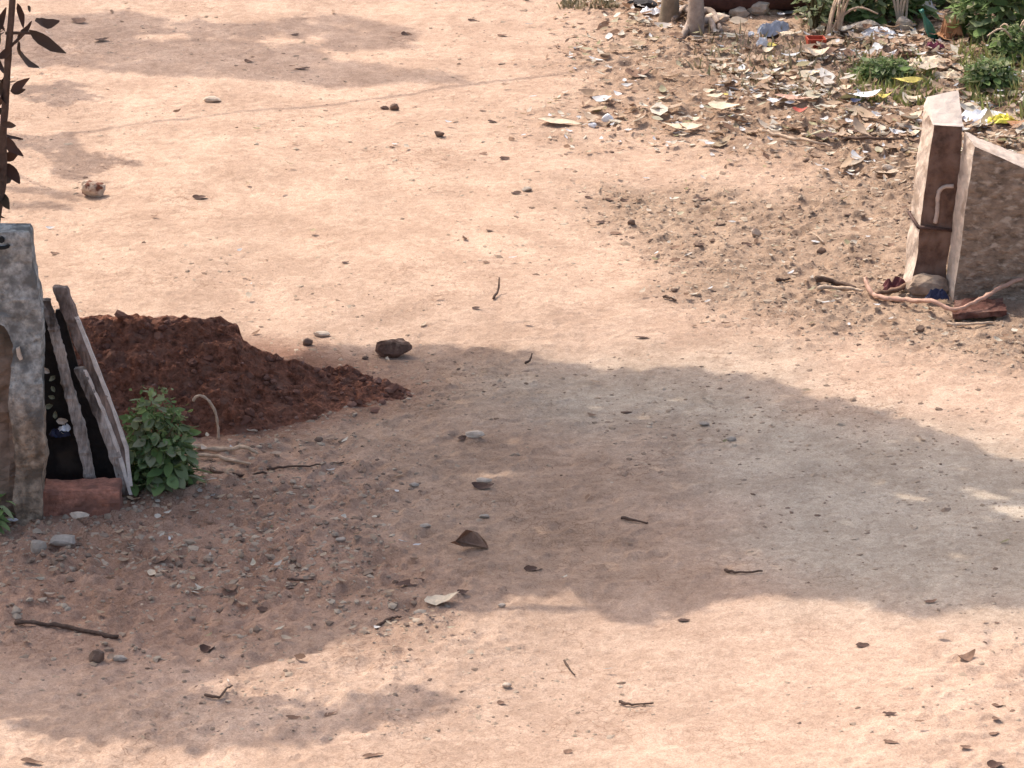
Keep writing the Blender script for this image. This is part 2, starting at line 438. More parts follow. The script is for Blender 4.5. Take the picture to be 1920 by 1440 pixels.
def tube_geo(pts, radii, n=7, wob=0.0, seed=0):
    r = random.Random(seed); pts = [Vector(p) for p in pts]
    V, F = [], []
    up = Vector((0.13, 0.21, 1)).normalized()
    for i, p in enumerate(pts):
        d = (pts[min(i + 1, len(pts) - 1)] - pts[max(i - 1, 0)]).normalized()
        if abs(d.dot(up)) > 0.95: up = Vector((1, 0.2, 0))
        a = d.cross(up).normalized(); b = d.cross(a).normalized()
        for k in range(n):
            q = 2 * math.pi * k / n; rr = radii[i] * (1 + wob * r.uniform(-1, 1))
            V.append(p + a * (math.cos(q) * rr) + b * (math.sin(q) * rr))
    for i in range(len(pts) - 1):
        for k in range(n):
            F.append((i * n + k, i * n + (k + 1) % n, (i + 1) * n + (k + 1) % n, (i + 1) * n + k))
    F.append(tuple(range(n))[::-1]); F.append(tuple((len(pts) - 1) * n + k for k in range(n)))
    return V, F

def smooth_path(pts, k=5):
    P = [Vector(p) for p in pts]; out = []
    for i in range(len(P) - 1):
        p0, p1, p2, p3 = P[max(0, i - 1)], P[i], P[i + 1], P[min(len(P) - 1, i + 2)]
        for j in range(k):
            t = j / k
            out.append(0.5 * ((2 * p1) + (p2 - p0) * t + (2 * p0 - 5 * p1 + 4 * p2 - p3) * t * t + (3 * p1 - p0 - 3 * p2 + p3) * t ** 3))
    out.append(P[-1]); return out

def tube(name, pts, radii, m, parent=None, n=7, wob=0.0, seed=0, loc=None, smooth=True):
    loc = Vector(loc) if loc is not None else Vector((0, 0, 0))
    V, F = tube_geo([Vector(p) - loc for p in pts], radii, n, wob, seed)
    return mesh_obj(name, V, F, m, loc if parent is None else (0, 0, 0), parent, smooth)

def loft(name, rings, m, per=8, rows=10, amp=0.006, freq=18.0, seed=0, parent=None, loc=None, fine=0.0, smooth=False, side=None):
    """A stone or timber body from rings of four corners (front-left, front-right, back-right, back-left), bottom to top,
    with its faces subdivided and roughened."""
    loc = Vector(loc) if loc is not None else Vector((0, 0, 0))
    rings = [[Vector(c) - loc for c in r] for r in rings]
    full = []
    for i in range(len(rings) - 1):
        for j in range(rows):
            t = j / rows; full.append([a.lerp(b, t) for a, b in zip(rings[i], rings[i + 1])])
    full.append(rings[-1])
    V, F = [], []
    def ringpts(q):
        o = []
        for e in range(4):
            for k in range(per): o.append(q[e].lerp(q[(e + 1) % 4], k / per))
        return o
    for q in full: V += ringpts(q)
    n = per * 4
    for i in range(len(full) - 1):
        for k in range(n):
            F.append((i * n + k, i * n + (k + 1) % n, (i + 1) * n + (k + 1) % n, (i + 1) * n + k))
    for q, flip in ((full[0], True), (full[-1], False)):
        b = len(V)
        for i in range(per + 1):
            for k in range(per + 1):
                u, v = k / per, i / per
                V.append(q[0].lerp(q[1], u).lerp(q[3].lerp(q[2], u), v))
        for i in range(per):
            for k in range(per):
                f = (b + i * (per + 1) + k, b + i * (per + 1) + k + 1, b + (i + 1) * (per + 1) + k + 1, b + (i + 1) * (per + 1) + k)
                F.append(f[::-1] if flip else f)
    A = np.array(V); cen = A.mean(0)
    bm = bmesh.new()
    vs = [bm.verts.new(v) for v in A]
    nside = (len(full) - 1) * n
    for q, f in enumerate(F):
        try: fc = bm.faces.new([vs[k] for k in f])
        except ValueError: continue
        if side and ((q < nside and (q % n) // per == 3) or q >= nside + per * per): fc.material_index = 1   # left side and top, coloured as sunlit
    bmesh.ops.remove_doubles(bm, verts=bm.verts[:], dist=1e-5)
    bm.normal_update()
    co = np.array([v.co for v in bm.verts]); no = np.array([v.normal for v in bm.verts])
    d = amp * fbm(co[:, 0] * freq + co[:, 1] * freq * 0.7 + seed, co[:, 2] * freq + co[:, 1] * freq * 0.6, 4, 20 + seed)
    if fine: d += fine * np.maximum(fbm(co[:, 0] * freq * 3.1 + co[:, 1] * 30, co[:, 2] * freq * 5.2, 3, 60 + seed), -0.25)
    co = co + no * d[:, None]
    for v, c in zip(bm.verts, co): v.co = c
    me = bpy.data.meshes.new(name); bm.to_mesh(me); bm.free()
    me.materials.append(m)
    if side: me.materials.append(side)
    if smooth: me.polygons.foreach_set("use_smooth", [True] * len(me.polygons))
    return link(name, me, loc if parent is None else (0, 0, 0), parent)

def beam_rings(pts, wx, wy):               # rings for a squared timber following pts
    return [[Vector(p) + Vector((-wx / 2, -wy / 2, 0)), Vector(p) + Vector((wx / 2, -wy / 2, 0)),
             Vector(p) + Vector((wx / 2, wy / 2, 0)), Vector(p) + Vector((-wx / 2, wy / 2, 0))] for p in pts]

# ------------------------------------------------------------------ the ground: one sheet, fine where the lane is seen
def axis(lo, hi, step, far):
    a = list(np.arange(lo, hi + step * 0.5, step)); s = step
    left, right, p, q = [], [], lo, hi
    while p > -far or q < far:
        s *= 1.35; p -= s; q += s; left.append(p); right.append(q)
    return np.array(left[::-1] + a + right)
gx = axis(-2.45, 2.45, 0.0095, 600.0); gy = axis(11.0, 19.6, 0.0095, 600.0)
X, Y = np.meshgrid(gx, gy)
MK = masks(X, Y)
Z = height(X, Y, MK)
Z = np.where((np.abs(X) > 6) | (Y < 5) | (Y > 30), np.clip(Z, -0.03, 0.03), Z)
nx, ny = len(gx), len(gy)
V = np.stack([X, Y, Z], -1).reshape(-1, 3)
ii = (np.arange(ny - 1)[:, None] * nx + np.arange(nx - 1)[None]).ravel()
Fq = np.stack([ii, ii + 1, ii + nx + 1, ii + nx], -1)
ground = big_mesh("ground", V, Fq, M_GROUND, True)
tag(ground, "dusty peach coloured dirt lane with rough stony verges", None, None, "structure")
rough, litter, red, tan, grey = [a.ravel() for a in MK]
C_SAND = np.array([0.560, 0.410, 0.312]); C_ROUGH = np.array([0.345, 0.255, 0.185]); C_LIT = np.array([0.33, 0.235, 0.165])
C_RED = np.array([0.42, 0.268, 0.192]); C_TAN = np.array([0.40, 0.285, 0.205]); C_SHADE_GREY = np.array([0.475, 0.415, 0.335])  # the grey puts the cool tone of the right-hand shade into the soil
soil = np.tile(C_SAND, (len(V), 1))
def blend(c, w):
    global soil
    soil = soil * (1 - w[:, None]) + c[None] * w[:, None]
blend(C_TAN, tan * 0.8); blend(C_RED, red * 0.95); blend(C_SHADE_GREY, grey * 0.9); stain = soft(V[:, 0], V[:, 1], P_STAIN, 0.16, 0.16, 8); blend(np.array([0.24, 0.12, 0.082]), stain * 0.75); blend(C_ROUGH, rough * 0.8); blend(C_LIT, litter * 0.8)
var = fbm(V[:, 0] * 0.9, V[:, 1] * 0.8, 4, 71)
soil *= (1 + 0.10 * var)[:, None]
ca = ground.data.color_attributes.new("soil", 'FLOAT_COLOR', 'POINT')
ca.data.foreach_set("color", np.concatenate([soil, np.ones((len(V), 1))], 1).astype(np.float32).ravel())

# ------------------------------------------------------------------ trees off to the sides whose crowns shade the lane
LEAF_T = [leaf_shape(100 + i, 0.08, 0.05, 3, 0.5) for i in range(4)]
def crown_from(polys, zlo, zhi, dens, leaf, holes=(), seed=0, margin=0.03):
    """Leaf places filling a crown whose sun shadow has the given outline on the ground."""
    r = np.random.default_rng(seed); out = []
    hp = [poly_xy(h) for h in holes]
    for poly in polys:
        q = poly_xy(poly); lo, hi = q.min(0), q.max(0)
        n = int((hi[0] - lo[0]) * (hi[1] - lo[1]) * dens)
        p = r.uniform(lo, hi, (n, 2))
        edge = 0.05 * fbm(p[:, 0] * 5, p[:, 1] * 5, 3, 90 + seed)
        ok = sdist(p[:, 0], p[:, 1], q) > margin + edge
        for h in hp: ok &= sdist(p[:, 0], p[:, 1], h) < -0.008
        p = p[ok]
        lump = 0.5 * fbm(p[:, 0] * 1.6, p[:, 1] * 1.6, 2, 33 + seed)
        z = r.uniform(zlo, zhi, len(p)) + lump
        t = z / TO_SUN.z
        out.append(np.stack([p[:, 0] + TO_SUN.x * t, p[:, 1] + TO_SUN.y * t, z], -1))
    P = np.concatenate(out); n = len(P)
    S = leaf * r.uniform(0.7, 1.25, n); S = np.stack([S, S, S], -1)
    R = euler_mats(r.uniform(-0.6, 0.6, n), r.uniform(-0.6, 0.6, n), r.uniform(0, 6.28, n))
    return P, S, R

def make_tree(name, label, base, fork, P, S, R, trunk_r, leafmat, keep=None):
    root = empty(name, base); tag(root, label, "tree")
    base = Vector(base)
    crown = scatter("crown", LEAF_T, P - np.array(base), S, R, leafmat); crown.parent = root
    pts = smooth_path([(0, 0, -0.1), (0.03, 0.05, fork * 0.4), (-0.04, 0.02, fork * 0.8), (0, 0, fork)], 4)
    tube("trunk", pts, [trunk_r * (1.25 - 0.5 * i / len(pts)) for i in range(len(pts))], M_TRUNK2, root, 10, 0.06, 3)
    rr = random.Random(len(P))
    k = tries = 0
    while k < 7 and tries < 400:
        tries += 1
        tgt = Vector(P[rr.randrange(len(P))]) - base
        if keep is not None:                       # only boughs whose shadow falls inside the shade outline
            pr = [Vector((0, 0, fork)).lerp(tgt, t) + base for t in (0.35, 0.5, 0.65, 0.8, 1.0)]
            gx_ = np.array([p.x - TO_SUN.x * p.z / TO_SUN.z for p in pr]); gy_ = np.array([p.y - TO_SUN.y * p.z / TO_SUN.z for p in pr])
            if np.any((sdist(gx_, gy_, keep) < 0.08) & (gx_ < 2.6)): continue
        k += 1
        mid = Vector((0, 0, fork)).lerp(tgt, 0.5) + Vector((rr.uniform(-.1, .1), rr.uniform(-.1, .1), 0.12))
        q = smooth_path([(0, 0, fork - 0.25), mid, tgt], 5)
        tube("limb", q, [trunk_r * 0.32 * (1 - 0.85 * i / (len(q) - 1)) for i in range(len(q))], M_TRUNK2, root, 6, 0.05, k)
    return root

SHADE = [(-900, 760), (100, 775), (430, 770), (500, 690), (560, 652), (640, 640), (760, 648), (850, 640), (1000, 655), (1150, 680), (1300, 683), (1450, 706),
         (1600, 746), (1750, 796), (1850, 835), (1920, 866), (2500, 1000), (2500, 1140), (1920, 1136), (1830, 1142), (1760, 1172),
         (1650, 1162), (1560, 1138), (1450, 1118), (1330, 1128), (1290, 1152), (1200, 1178), (1150, 1160), (1060, 1118), (950, 1128),
         (850, 1152), (740, 1182), (650, 1198), (560, 1232), (440, 1268), (390, 1290), (520, 1310), (650, 1300), (840, 1288), (852, 1322),
         (740, 1362), (600, 1388), (450, 1404), (300, 1398), (150, 1384), (0, 1362), (-900, 1335)]
HOLES = [[(1655, 926), (1700, 922), (1760, 940), (1750, 950), (1690, 938)], [(1785, 905), (1850, 915), (2000, 960), (2000, 985), (1880, 968), (1820, 935)],
         [(860, 890), (990, 886), (990, 898), (870, 899)], [(815, 714), (880, 706), (880, 714), (820, 722)], [(-50, 1340), (120, 1343), (120, 1353), (-50, 1352)],
         [(1360, 1040), (1420, 1030), (1420, 1040)], [(420, 1218), (560, 1190), (560, 1200), (430, 1228)], [(1050, 1098), (1075, 1092), (1075, 1102)],
         [(660, 1180), (760, 1155), (760, 1163), (670, 1192)], [(500, 1330), (640, 1318), (640, 1326), (520, 1338)]]
P, S, R = crown_from([SHADE], 3.0, 3.8, 1700, 0.105, HOLES, 1)
tree1 = make_tree("shade_tree", "spreading tree beside the lane whose crown shades the middle of the track", (4.6, 14.6, 0), 2.7, P, S, R, 0.16, M_TLEAF, poly_xy(SHADE))
BAND = [[(-400, 20), (60, 22), (240, 12), (300, 30), (450, 40), (520, 24), (640, 14), (730, 32), (790, 55), (770, 86), (600, 88), (640, 104), (800, 124), (1010, 156),
         (850, 157), (600, 152), (450, 157), (300, 142), (180, 126), (80, 120), (-400, 105)]]
BAND.append([(150, 60), (300, 72), (480, 100), (620, 118), (820, 136), (1010, 154), (1010, 160), (800, 152), (560, 142), (380, 122), (150, 90)])
BH = [[(240, 62), (330, 55), (360, 66), (260, 74)], [(480, 70), (600, 60), (600, 72), (500, 80)]]
LEFTB = [[(20, 152), (100, 160), (112, 148), (172, 162), (140, 166), (195, 180), (140, 187), (105, 200), (60, 185)],
         [(10, 246), (90, 258), (128, 248), (158, 290), (200, 310), (190, 332), (150, 344), (95, 318), (78, 285), (10, 268)],
         [(-20, 338), (150, 360), (150, 372), (-20, 350)], [(10, 372), (130, 382), (130, 391), (10, 386)],
         [(150, 288), (265, 306), (265, 316), (150, 298)], [(180, 336), (310, 340), (310, 350), (180, 348)],
         [(60, 60), (110, 80), (100, 130), (60, 120)]]
P1, S1, R1 = crown_from(BAND, 4.2, 4.8, 1250, 0.09, BH, 2)
P2, S2, R2 = crown_from(LEFTB, 2.0, 2.3, 4500, 0.045, (), 3, 0.004)
tree2 = make_tree("shade_tree", "thin-leaved tree left of the lane whose boughs throw the far shadow band", (-4.4, 19.5, 0), 2.4,
                  np.concatenate([P1, P2]), np.concatenate([S1, S2]), np.concatenate([R1, R2]), 0.11, M_TLEAF)

# overhead cable between two poles out of the picture; only its thin shadow crosses the lane
a, b = np.array(flat(60, 258)), np.array(flat(640, 184))
zc = 2.6; sh = np.array([TO_SUN.x, TO_SUN.y]) * zc / TO_SUN.z
d = (b - a) / np.linalg.norm(b - a)
e0, e1 = a + sh - d * 5.0, b + sh + d * 7
cable_pts = [(*(e0 + (e1 - e0) * t), zc + 0.25 * (2 * t - 1) ** 2) for t in np.linspace(0, 1, 24)]
tag(tube("overhead_cable", cable_pts, [0.011] * 24, M_CABLE, n=6), "black overhead cable that crosses above the far end of the lane", "cable")
for e, s in ((cable_pts[0], "left"), (cable_pts[-1], "right")):
    tag(tube("utility_pole", [(e[0], e[1], -0.2), (e[0], e[1], zc + 0.6)], [0.06, 0.05], M_TRUNK2, n=10),
        f"slim wooden pole holding the {s} end of the overhead cable", "pole")

# ------------------------------------------------------------------ left: dug earth heap
def build_mound():
    base = [(-200, 850), (150, 838), (250, 830), (350, 824), (420, 820), (480, 814), (550, 801), (640, 784), (700, 772), (745, 760), (805, 745)]
    crest = [(-200, 612), (100, 612), (150, 604), (230, 605), (330, 608), (400, 608), (436, 613), (452, 646), (480, 655), (520, 668), (580, 684), (640, 690), (700, 702), (745, 718), (805, 742)]
    bx = [p[0] for p in base]; by = [p[1] for p in base]; cx = [p[0] for p in crest]; cy = [p[1] for p in crest]
    cols = 300; rows = 110
    origin = G(400, 815)
    V = np.zeros((rows, cols, 3))
    for i in range(cols):
        px = -200 + 1008 * i / (cols - 1)
        pb = np.interp(px, bx, by); pc = np.interp(px, cx, cy)
        x, y = flat(px, pb)
        sc = pxm(y)
        dpix = max(pb - pc, 0.5)
        slope = 0.72 if px < 450 else 0.72 - 0.55 * min(1, (px - 450) / 170)
        run = dpix / sc / (slope * CP + SP)
        hgt = run * slope
        for j in range(rows):
            t = j / (rows - 1) * 2.2
            yy = y - 0.01 + run * (t if t <= 1 else 1 + (t - 1) * (1 if px < 440 else max(0.12, 1 - (px - 440) / 90)))
            if t <= 1: z = hgt * (t ** 0.9)
            elif t <= 1.2: z = hgt * (1 - 0.02 * (t - 1) / 0.2)
            else: z = hgt * 0.98 * max(0.0, 1 - ((t - 1.2) / 1.0) ** 1.3)
            V[j, i] = (x * (yy / y) ** 0.2, yy, z)
    env = np.clip(V[..., 2] / 0.05, 0, 1)
    n = fbm(V[..., 0] * 12, (V[..., 1] + V[..., 2] * 0.8) * 12, 4, 14) * 0.024 + np.maximum(fbm(V[..., 0] * 24, (V[..., 1] + V[..., 2]) * 30, 3, 15), -0.1) * 0.026 + np.maximum(fbm(V[..., 0] * 50, (V[..., 1] + V[..., 2]) * 60, 2, 16), 0) * 0.014
    n = n - 0.010
    V[..., 2] += n * env + height(V[..., 0], V[..., 1]) - 0.012 * (1 - env)
    V[..., 1] -= n * env * 0.7
    ii = (np.arange(rows - 1)[:, None] * cols + np.arange(cols - 1)[None]).ravel()
    F = np.stack([ii, ii + 1, ii + cols + 1, ii + cols], -1)
    o = big_mesh("earth_mound", V.reshape(-1, 3) - np.array(origin), F, M_MOUND, False)
    o.location = origin
    tag(o, "heap of freshly dug dark red earth behind the leaning sticks and bush", "earth mound")
    temps = []
    for k in range(5):
        v, f = rock_shape(300 + k, 1, 0.9, 4)
        me = bpy.data.meshes.new("clod"); me.from_pydata([tuple(q) for q in v - np.array([0, 0, 0.35])], [], [tuple(t) for t in f]); me.materials.append(M_CLOD)
        temps.append(me)
    r = random.Random(5)
    for k in range(290):
        j = r.randrange(1, int(rows / 2.1)); i = r.randrange(30, cols - 6)
        p = V[j, i] - np.array(origin)
        c = link("clod", temps[k % 5], p, o)
        s = r.choice([0.012, 0.015, 0.018, 0.022, 0.03]) * r.uniform(0.7, 1.2)
        c.scale = (s * r.uniform(1, 1.5), s, s * 0.8); c.rotation_euler = (r.uniform(-.5, .5), r.uniform(-.5, .5), r.uniform(0, 6))
    return o
build_mound()

# ------------------------------------------------------------------ left: grey slab, brown stone, sticks, board, brick
def row_ring(y0, depth, py, xl, xr):
    a, b = at_y(xl, py, y0), at_y(xr, py, y0)
    off = Vector((0, depth, 0))
    return [a, b, b + off, a + off]
gs = G(30, 985); yS = gs.y
rings = [row_ring(yS, 0.10, *q) for q in [(1000, 28, 80), (975, 28, 79), (900, 24, 80), (850, 28, 82), (815, 27, 81), (765, 15, 82), (700, 20, 78),
                                          (650, 24, 77), (612, 8, 78), (596, -20, 77), (578, -170, 76), (540, -170, 67), (490, -170, 60), (445, -170, 57), (436, -170, 53)]]
slab = loft("stone_slab", rings, M_STONE_GREY, 16, 7, 0.013, 11, 1, None, gs, 0.004)
tag(slab, "upright weathered grey stone slab with black paint marks at its top", "stone slab")
# the stain of splashed earth on the slab's foot: a second colour that follows the stone's own height
nt = M_STONE_GREY.node_tree; bs = nt.nodes["Principled BSDF"]
src = bs.inputs["Base Color"].links[0].from_socket
tc = N(nt, "ShaderNodeTexCoord"); sx = N(nt, "ShaderNodeSeparateXYZ"); nz = N(nt, "ShaderNodeTexNoise"); nz.inputs["Scale"].default_value = 7; nz.inputs["Detail"].default_value = 5
ad = N(nt, "ShaderNodeMath", operation='MULTIPLY_ADD'); ad.inputs[1].default_value = 0.35
rp = N(nt, "ShaderNodeValToRGB"); rp.color_ramp.elements[0].position = 0.5; rp.color_ramp.elements[1].position = 0.62
rp.color_ramp.elements[0].color = (1, 1, 1, 1); rp.color_ramp.elements[1].color = (0, 0, 0, 1)
mx = N(nt, "ShaderNodeMixRGB"); mx.inputs[2].default_value = (0.95, 0.72, 0.56, 1); mx.blend_type = "MULTIPLY"
nt.links.new(tc.outputs["Object"], sx.inputs[0]); nt.links.new(tc.outputs["Object"], nz.inputs["Vector"])
nt.links.new(nz.outputs[0], ad.inputs[0]); nt.links.new(sx.outputs[2], ad.inputs[2]); nt.links.new(ad.outputs[0], rp.inputs[0])
nt.links.new(rp.outputs[0], mx.inputs[0]); nt.links.new(src, mx.inputs[1]); nt.links.new(mx.outputs[0], bs.inputs["Base Color"])
def flat_mark(name, pts, y, m, parent, loc):
    q = [at_y(px, py, y) - Vector(loc) for px, py in pts]; n = len(q)
    back = [p + Vector((0, 0.03, 0)) for p in q]
    F = [tuple(range(n))] + [tuple(n + k for k in range(n))[::-1]] + [(k, n + k, n + (k + 1) % n, (k + 1) % n) for k in range(n)]
    return mesh_obj(name, q + back, F, m, (0, 0, 0), parent)
yM = yS - 0.012
flat_mark("paint_mark", [(-8, 458), (-2, 463), (8, 463), (15, 460), (19, 461), (17, 465), (8, 468), (-2, 468), (-10, 465)], yM, M_PAINT, slab, gs)
flat_mark("paint_mark", [(-2, 447), (3, 445), (8, 448), (8, 453), (4, 456), (-2, 455), (-4, 451)], yM, M_PAINT, slab, gs)
flat_mark("chipped_spot", [(30, 655), (36, 652), (38, 662), (42, 674), (37, 676), (32, 668)], yS - 0.012, M_ROCKP, slab, gs)

rings = [row_ring(yS + 0.05, 0.2, *q) for q in [(1000, -170, 34), (940, -170, 34), (860, -170, 36), (760, -170, 30), (680, -170, 30), (630, -170, 24), (598, -170, 14)]]
tag(loft("stone_block", rings, M_STONE_BROWN, 12, 8, 0.026, 12, 4, None, gs + Vector((0, 0.05, 0)), 0.006), "rough brown stone tucked behind the broken foot of the grey slab", "stone")

gb = G(150, 962)
ybk = gb.y
def timber(name, pix, y0, y1, wpx, m, label, seed, edge=None):
    n = len(pix); sc = pxm(y0, 0.3)
    pts = [at_y(px, py, y0 + (y1 - y0) * i / (n - 1)) for i, (px, py) in enumerate(pix)]
    o = loft(name, beam_rings(pts, wpx / sc, wpx / sc * 0.8), m, 5, 10, 0.006, 20, seed, None, pts[0], 0.006)
    tag(o, label, "stick", "sticks leaning beside the grey slab")
    if edge:
        w = wpx / sc
        pe = [p - pts[0] + Vector((w * 0.5, -w * 0.34, 0)) for p in pts[: n - 0]]
        loft("lit_edge", beam_rings(pe[:-1] if edge == 2 else pe, w * 0.30, w * 0.3), M_LIT_WOOD, 3, 6, 0.005, 40, seed + 7, o)
    return o
M_LIT_WOOD = mat("lit_edge_wood", (0.68, 0.58, 0.5), 0.85, 40, 0.25, 0.3)  # the sticks' lit right faces, put in as a paler strip
M_WOODP = mat("pinkish_weathered_wood", (0.25, 0.18, 0.145), 0.9, 50, 0.6, 0.9, (0.09, 0.062, 0.05), 18, (0.47, 0.6), stretch=(1, 1, 0.25))
timber("wooden_stick", [(234, 908), (226, 836), (196, 750), (158, 655), (132, 590), (113, 538)], ybk + 0.13, ybk + 0.26, 24, M_WOODP,
       "tallest leaning wooden stick, its right edge painted pale as if lit", 11, 2)
timber("wooden_stick", [(172, 912), (160, 846), (146, 790), (128, 725), (110, 650), (97, 600), (86, 562)], ybk + 0.12, ybk + 0.22, 19, M_WOOD_GREY,
       "grey knotty stick leaning nearest the stone slab, broken short at top", 12)
timber("wooden_stick", [(236, 925), (218, 860), (196, 795), (170, 735), (150, 690)], ybk + 0.12, ybk + 0.2, 20, M_WOOD_GREY,
       "short grey stick leaning between the two longer sticks with a pale edge", 13, 1)
yb = ybk + 0.19
out = [(84, 930), (226, 930), (206, 850), (150, 700), (122, 600), (112, 580), (104, 582), (100, 610), (84, 566), (76, 566), (78, 700)]
q = [at_y(px, py, yb + 0.05 * (930 - py) / 350) - gb for px, py in out]; n = len(q)
Fb = [tuple(range(n))[::-1], tuple(n + k for k in range(n))] + [(k, n + k, n + (k + 1) % n, (k + 1) % n) for k in range(n)]
tag(mesh_obj("black_board", q + [p + Vector((0, 0.012, 0)) for p in q], Fb, M_BLACK, gb), "torn black plastic board standing behind the leaning sticks", "board")
# brick
bw = 140 / pxm(ybk)
c0 = G(80, 968); c1 = G(224, 958)
zb = min(c0.z, c1.z) - 0.02
e = Vector((0, 0.10, 0)); top = 60 / pxm(ybk) / CP
rings = []
for z, ins in ((0, 0), (top * 0.08, -0.001), (top * 0.9, 0.0), (top, 0.004)):
    rings.append([Vector((c0.x + ins, c0.y + ins, zb + z - 0.004)), Vector((c1.x - ins, c1.y + ins, zb + z * 1.06)), Vector((c1.x - ins, c1.y + 0.10 - ins, zb + z * 1.06)), Vector((c0.x + ins, c0.y + 0.10 - ins, zb + z))])
tag(loft("brick", rings, M_BRICK, 14, 6, 0.008, 24, 3, None, c0, 0.004), "worn red clay brick lying at the foot of the sticks", "brick")

def leaf_mesh(name, seed, m, **kw):
    v, f = leaf_shape(seed, **kw); v = v + np.array([0.5, 0, 0])
    me = bpy.data.meshes.new(name); me.from_pydata([tuple(q) for q in v], [], [tuple(t) for t in f]); me.materials.append(m)
    me.polygons.foreach_set("use_smooth", [True] * len(me.polygons))
    return me

# ------------------------------------------------------------------ single things lying about
def stone(px, py, w, h, m, label, cat="stone", name="stone", seed=None, group=None, sub=2, depth=0.6):
    seed = seed if seed is not None else int(px * 3 + py)
    g = G(px, py + h * 0.45); sc = pxm(g.y)
    wx = w / sc; dy = wx * depth; hz = max(wx * 0.3, (h / sc - dy * SP * 0.8) / CP) * 1.25
    v, f = rock_shape(seed, sub, 0.25)
    v = v * np.array([wx, dy, hz]) + np.array([0, dy * 0.45, -hz * 0.15])
    o = mesh_obj(name, v, [tuple(t) for t in f], m, g)
    return tag(o, label, cat, group)

def leaf(px, py, w, h, m, label, cat="leaf", name="dry_leaf", yaw=None, curl=0.3, seed=None, group=None, lift=0.0, width=None):
    seed = seed if seed is not None else int(px * 5 + py)
    r = random.Random(seed)
    g = G(px, py + h * 0.3); sc = pxm(g.y)
    ln = w / sc; wd = width if width else min(0.75, max(0.28, h / sc / (SP * 1.1) / ln * 0.62))
    yaw = r.uniform(-0.45, 0.45) if yaw is None else yaw
    v, f = leaf_shape(seed, curl * r.uniform(0.35, 0.6) * min(1, h / w * 2.2), 0.05, 8, wd, twist=r.uniform(-1, 1))
    v = v * ln / max(0.5, math.cos(yaw)); tilt = r.uniform(-0.12, 0.12)
    o = mesh_obj(name, v, [tuple(t) for t in f], m, g + Vector((0, 0, 0.002 + lift)), smooth=True)
    o.rotation_euler = (r.uniform(-0.1, 0.25), tilt, yaw)
    return tag(o, label, cat, group)

def twig(pix, rpx, m, label, cat="twig", name="twig", group=None, lift=0.004, seed=0, taper=0.5, zs=None, n=6):
    pts = [G(*p) for p in pix]
    if zs: pts = [p + Vector((0, 0, z)) for p, z in zip(pts, zs)]
    loc = pts[0].copy()
    r = rpx / pxm(pts[0].y)
    jr = random.Random(int(pix[0][0] * 13 + pix[0][1])); q = smooth_path([p + Vector((0, 0, r * 0.5 + lift)) for p in pts], 5)
    q = [p + Vector((0, jr.uniform(-1, 1) * r * 0.9, jr.uniform(-0.2, 0.8) * r * 0.6)) for p in q]
    o = tube(name, q, [r * (1 - taper * i / (len(q) - 1)) for i in range(len(q))], m, None, n, 0.3, seed, loc)
    return tag(o, label, cat, group)

def scrap(px, py, w, h, m, label, cat="scrap", name="plastic_scrap", seed=None, group=None, amp=1.0, up=0.5):
    """A crumpled sheet lying half upright."""
    seed = seed if seed is not None else int(px * 7 + py)
    g = G(px, py + h * 0.45); sc = pxm(g.y)
    ww = w / sc; hz = h / sc * up / CP; dy = max(0.03, h / sc * (1 - up) / SP)
    n = 11; V, F = [], []
    r = np.random.default_rng(seed)
    u, v = np.meshgrid(np.linspace(-1, 1, n), np.linspace(-1, 1, n))
    rim = 1 - 0.18 * np.abs(fbm(u * 2 + seed, v * 2, 3, 3)) - 0.12 * (u * u * v * v)
    X = u * ww / 2 * rim + 0.08 * ww * fbm(u * 2, v * 2 + seed, 2, 7)
    Yy = v * dy / 2 * rim + dy * 0.4
    ridg = 1 - np.abs(fbm(u * 1.3 + seed * 0.37, v * 1.3, 3, 9)) * 2
    Zz = hz * np.clip(0.55 * ridg + 0.25 * fbm(u * 4, v * 4 + seed, 2, 11) + 0.15, 0, 1.2) * amp * (1 - 0.7 * np.maximum(np.abs(u), np.abs(v)) ** 3) + 0.004
    V = np.stack([X, Yy, Zz], -1).reshape(-1, 3)
    for i in range(n - 1):
        for k in range(n - 1):
            a = i * n + k; F.append((a, a + 1, a + n + 1, a + n))
    o = mesh_obj(name, V, F, m, g)
    return tag(o, label, cat, group)

# stones of the lane
rock = stone(737, 655, 70, 40, M_ROCK, "large dark brown rock alone beside the tip of the earth heap", "rock", "rock", 26, sub=3, depth=0.55)
stone(577, 642, 19, 16, M_ROCK2, "small dark stone behind the earth heap, left of the large rock", seed=4)
stone(602, 628, 32, 11, M_ROCKP, "flat pale stone just behind a small dark stone, near the heap", "stone")
stone(175, 356, 48, 36, M_ROCKW, "pale and rust-red stone on the sunlit track at far left", "rock", "rock", 8, sub=3)
stone(400, 186, 34, 15, M_ROCKP, "low pale stone alone on the sunlit track at upper left")
stone(740, 201, 18, 15, M_ROCK2, "dark pointed stone on the far track with a flat chip at its left", seed=6)
stone(722, 203, 18, 6, M_LDARK, "flat dark chip touching the pointed stone on the far track", "chip", "chip")
stone(823, 251, 20, 13, M_ROCK2, "dark rounded stone below the pointed stone on the far track")
stone(988, 355, 20, 11, M_ROCKG, "grey stone on the sunlit track beside a flat dark chip")
stone(1111, 235, 17, 11, M_WHITE, "round white pebble right of the long curved bark strip", "pebble", "pebble")
stone(1139, 226, 24, 17, M_WHITE, "angular white lump right of the round white pebble", "stone")
stone(1185, 419, 15, 12, M_ROCK2, "dark stone at the left edge of the rough stony patch")
stone(1417, 437, 20, 18, M_ROCKW, "pale stone with a dark underside in the rough patch", seed=12)
stone(1540, 470, 19, 15, M_ROCK2, "dark brown stone in the rough patch left of the leaning post")
stone(1512, 301, 14, 9, M_ROCK2, "dark pebble on the sunlit strip above the rough patch", "pebble", "pebble")
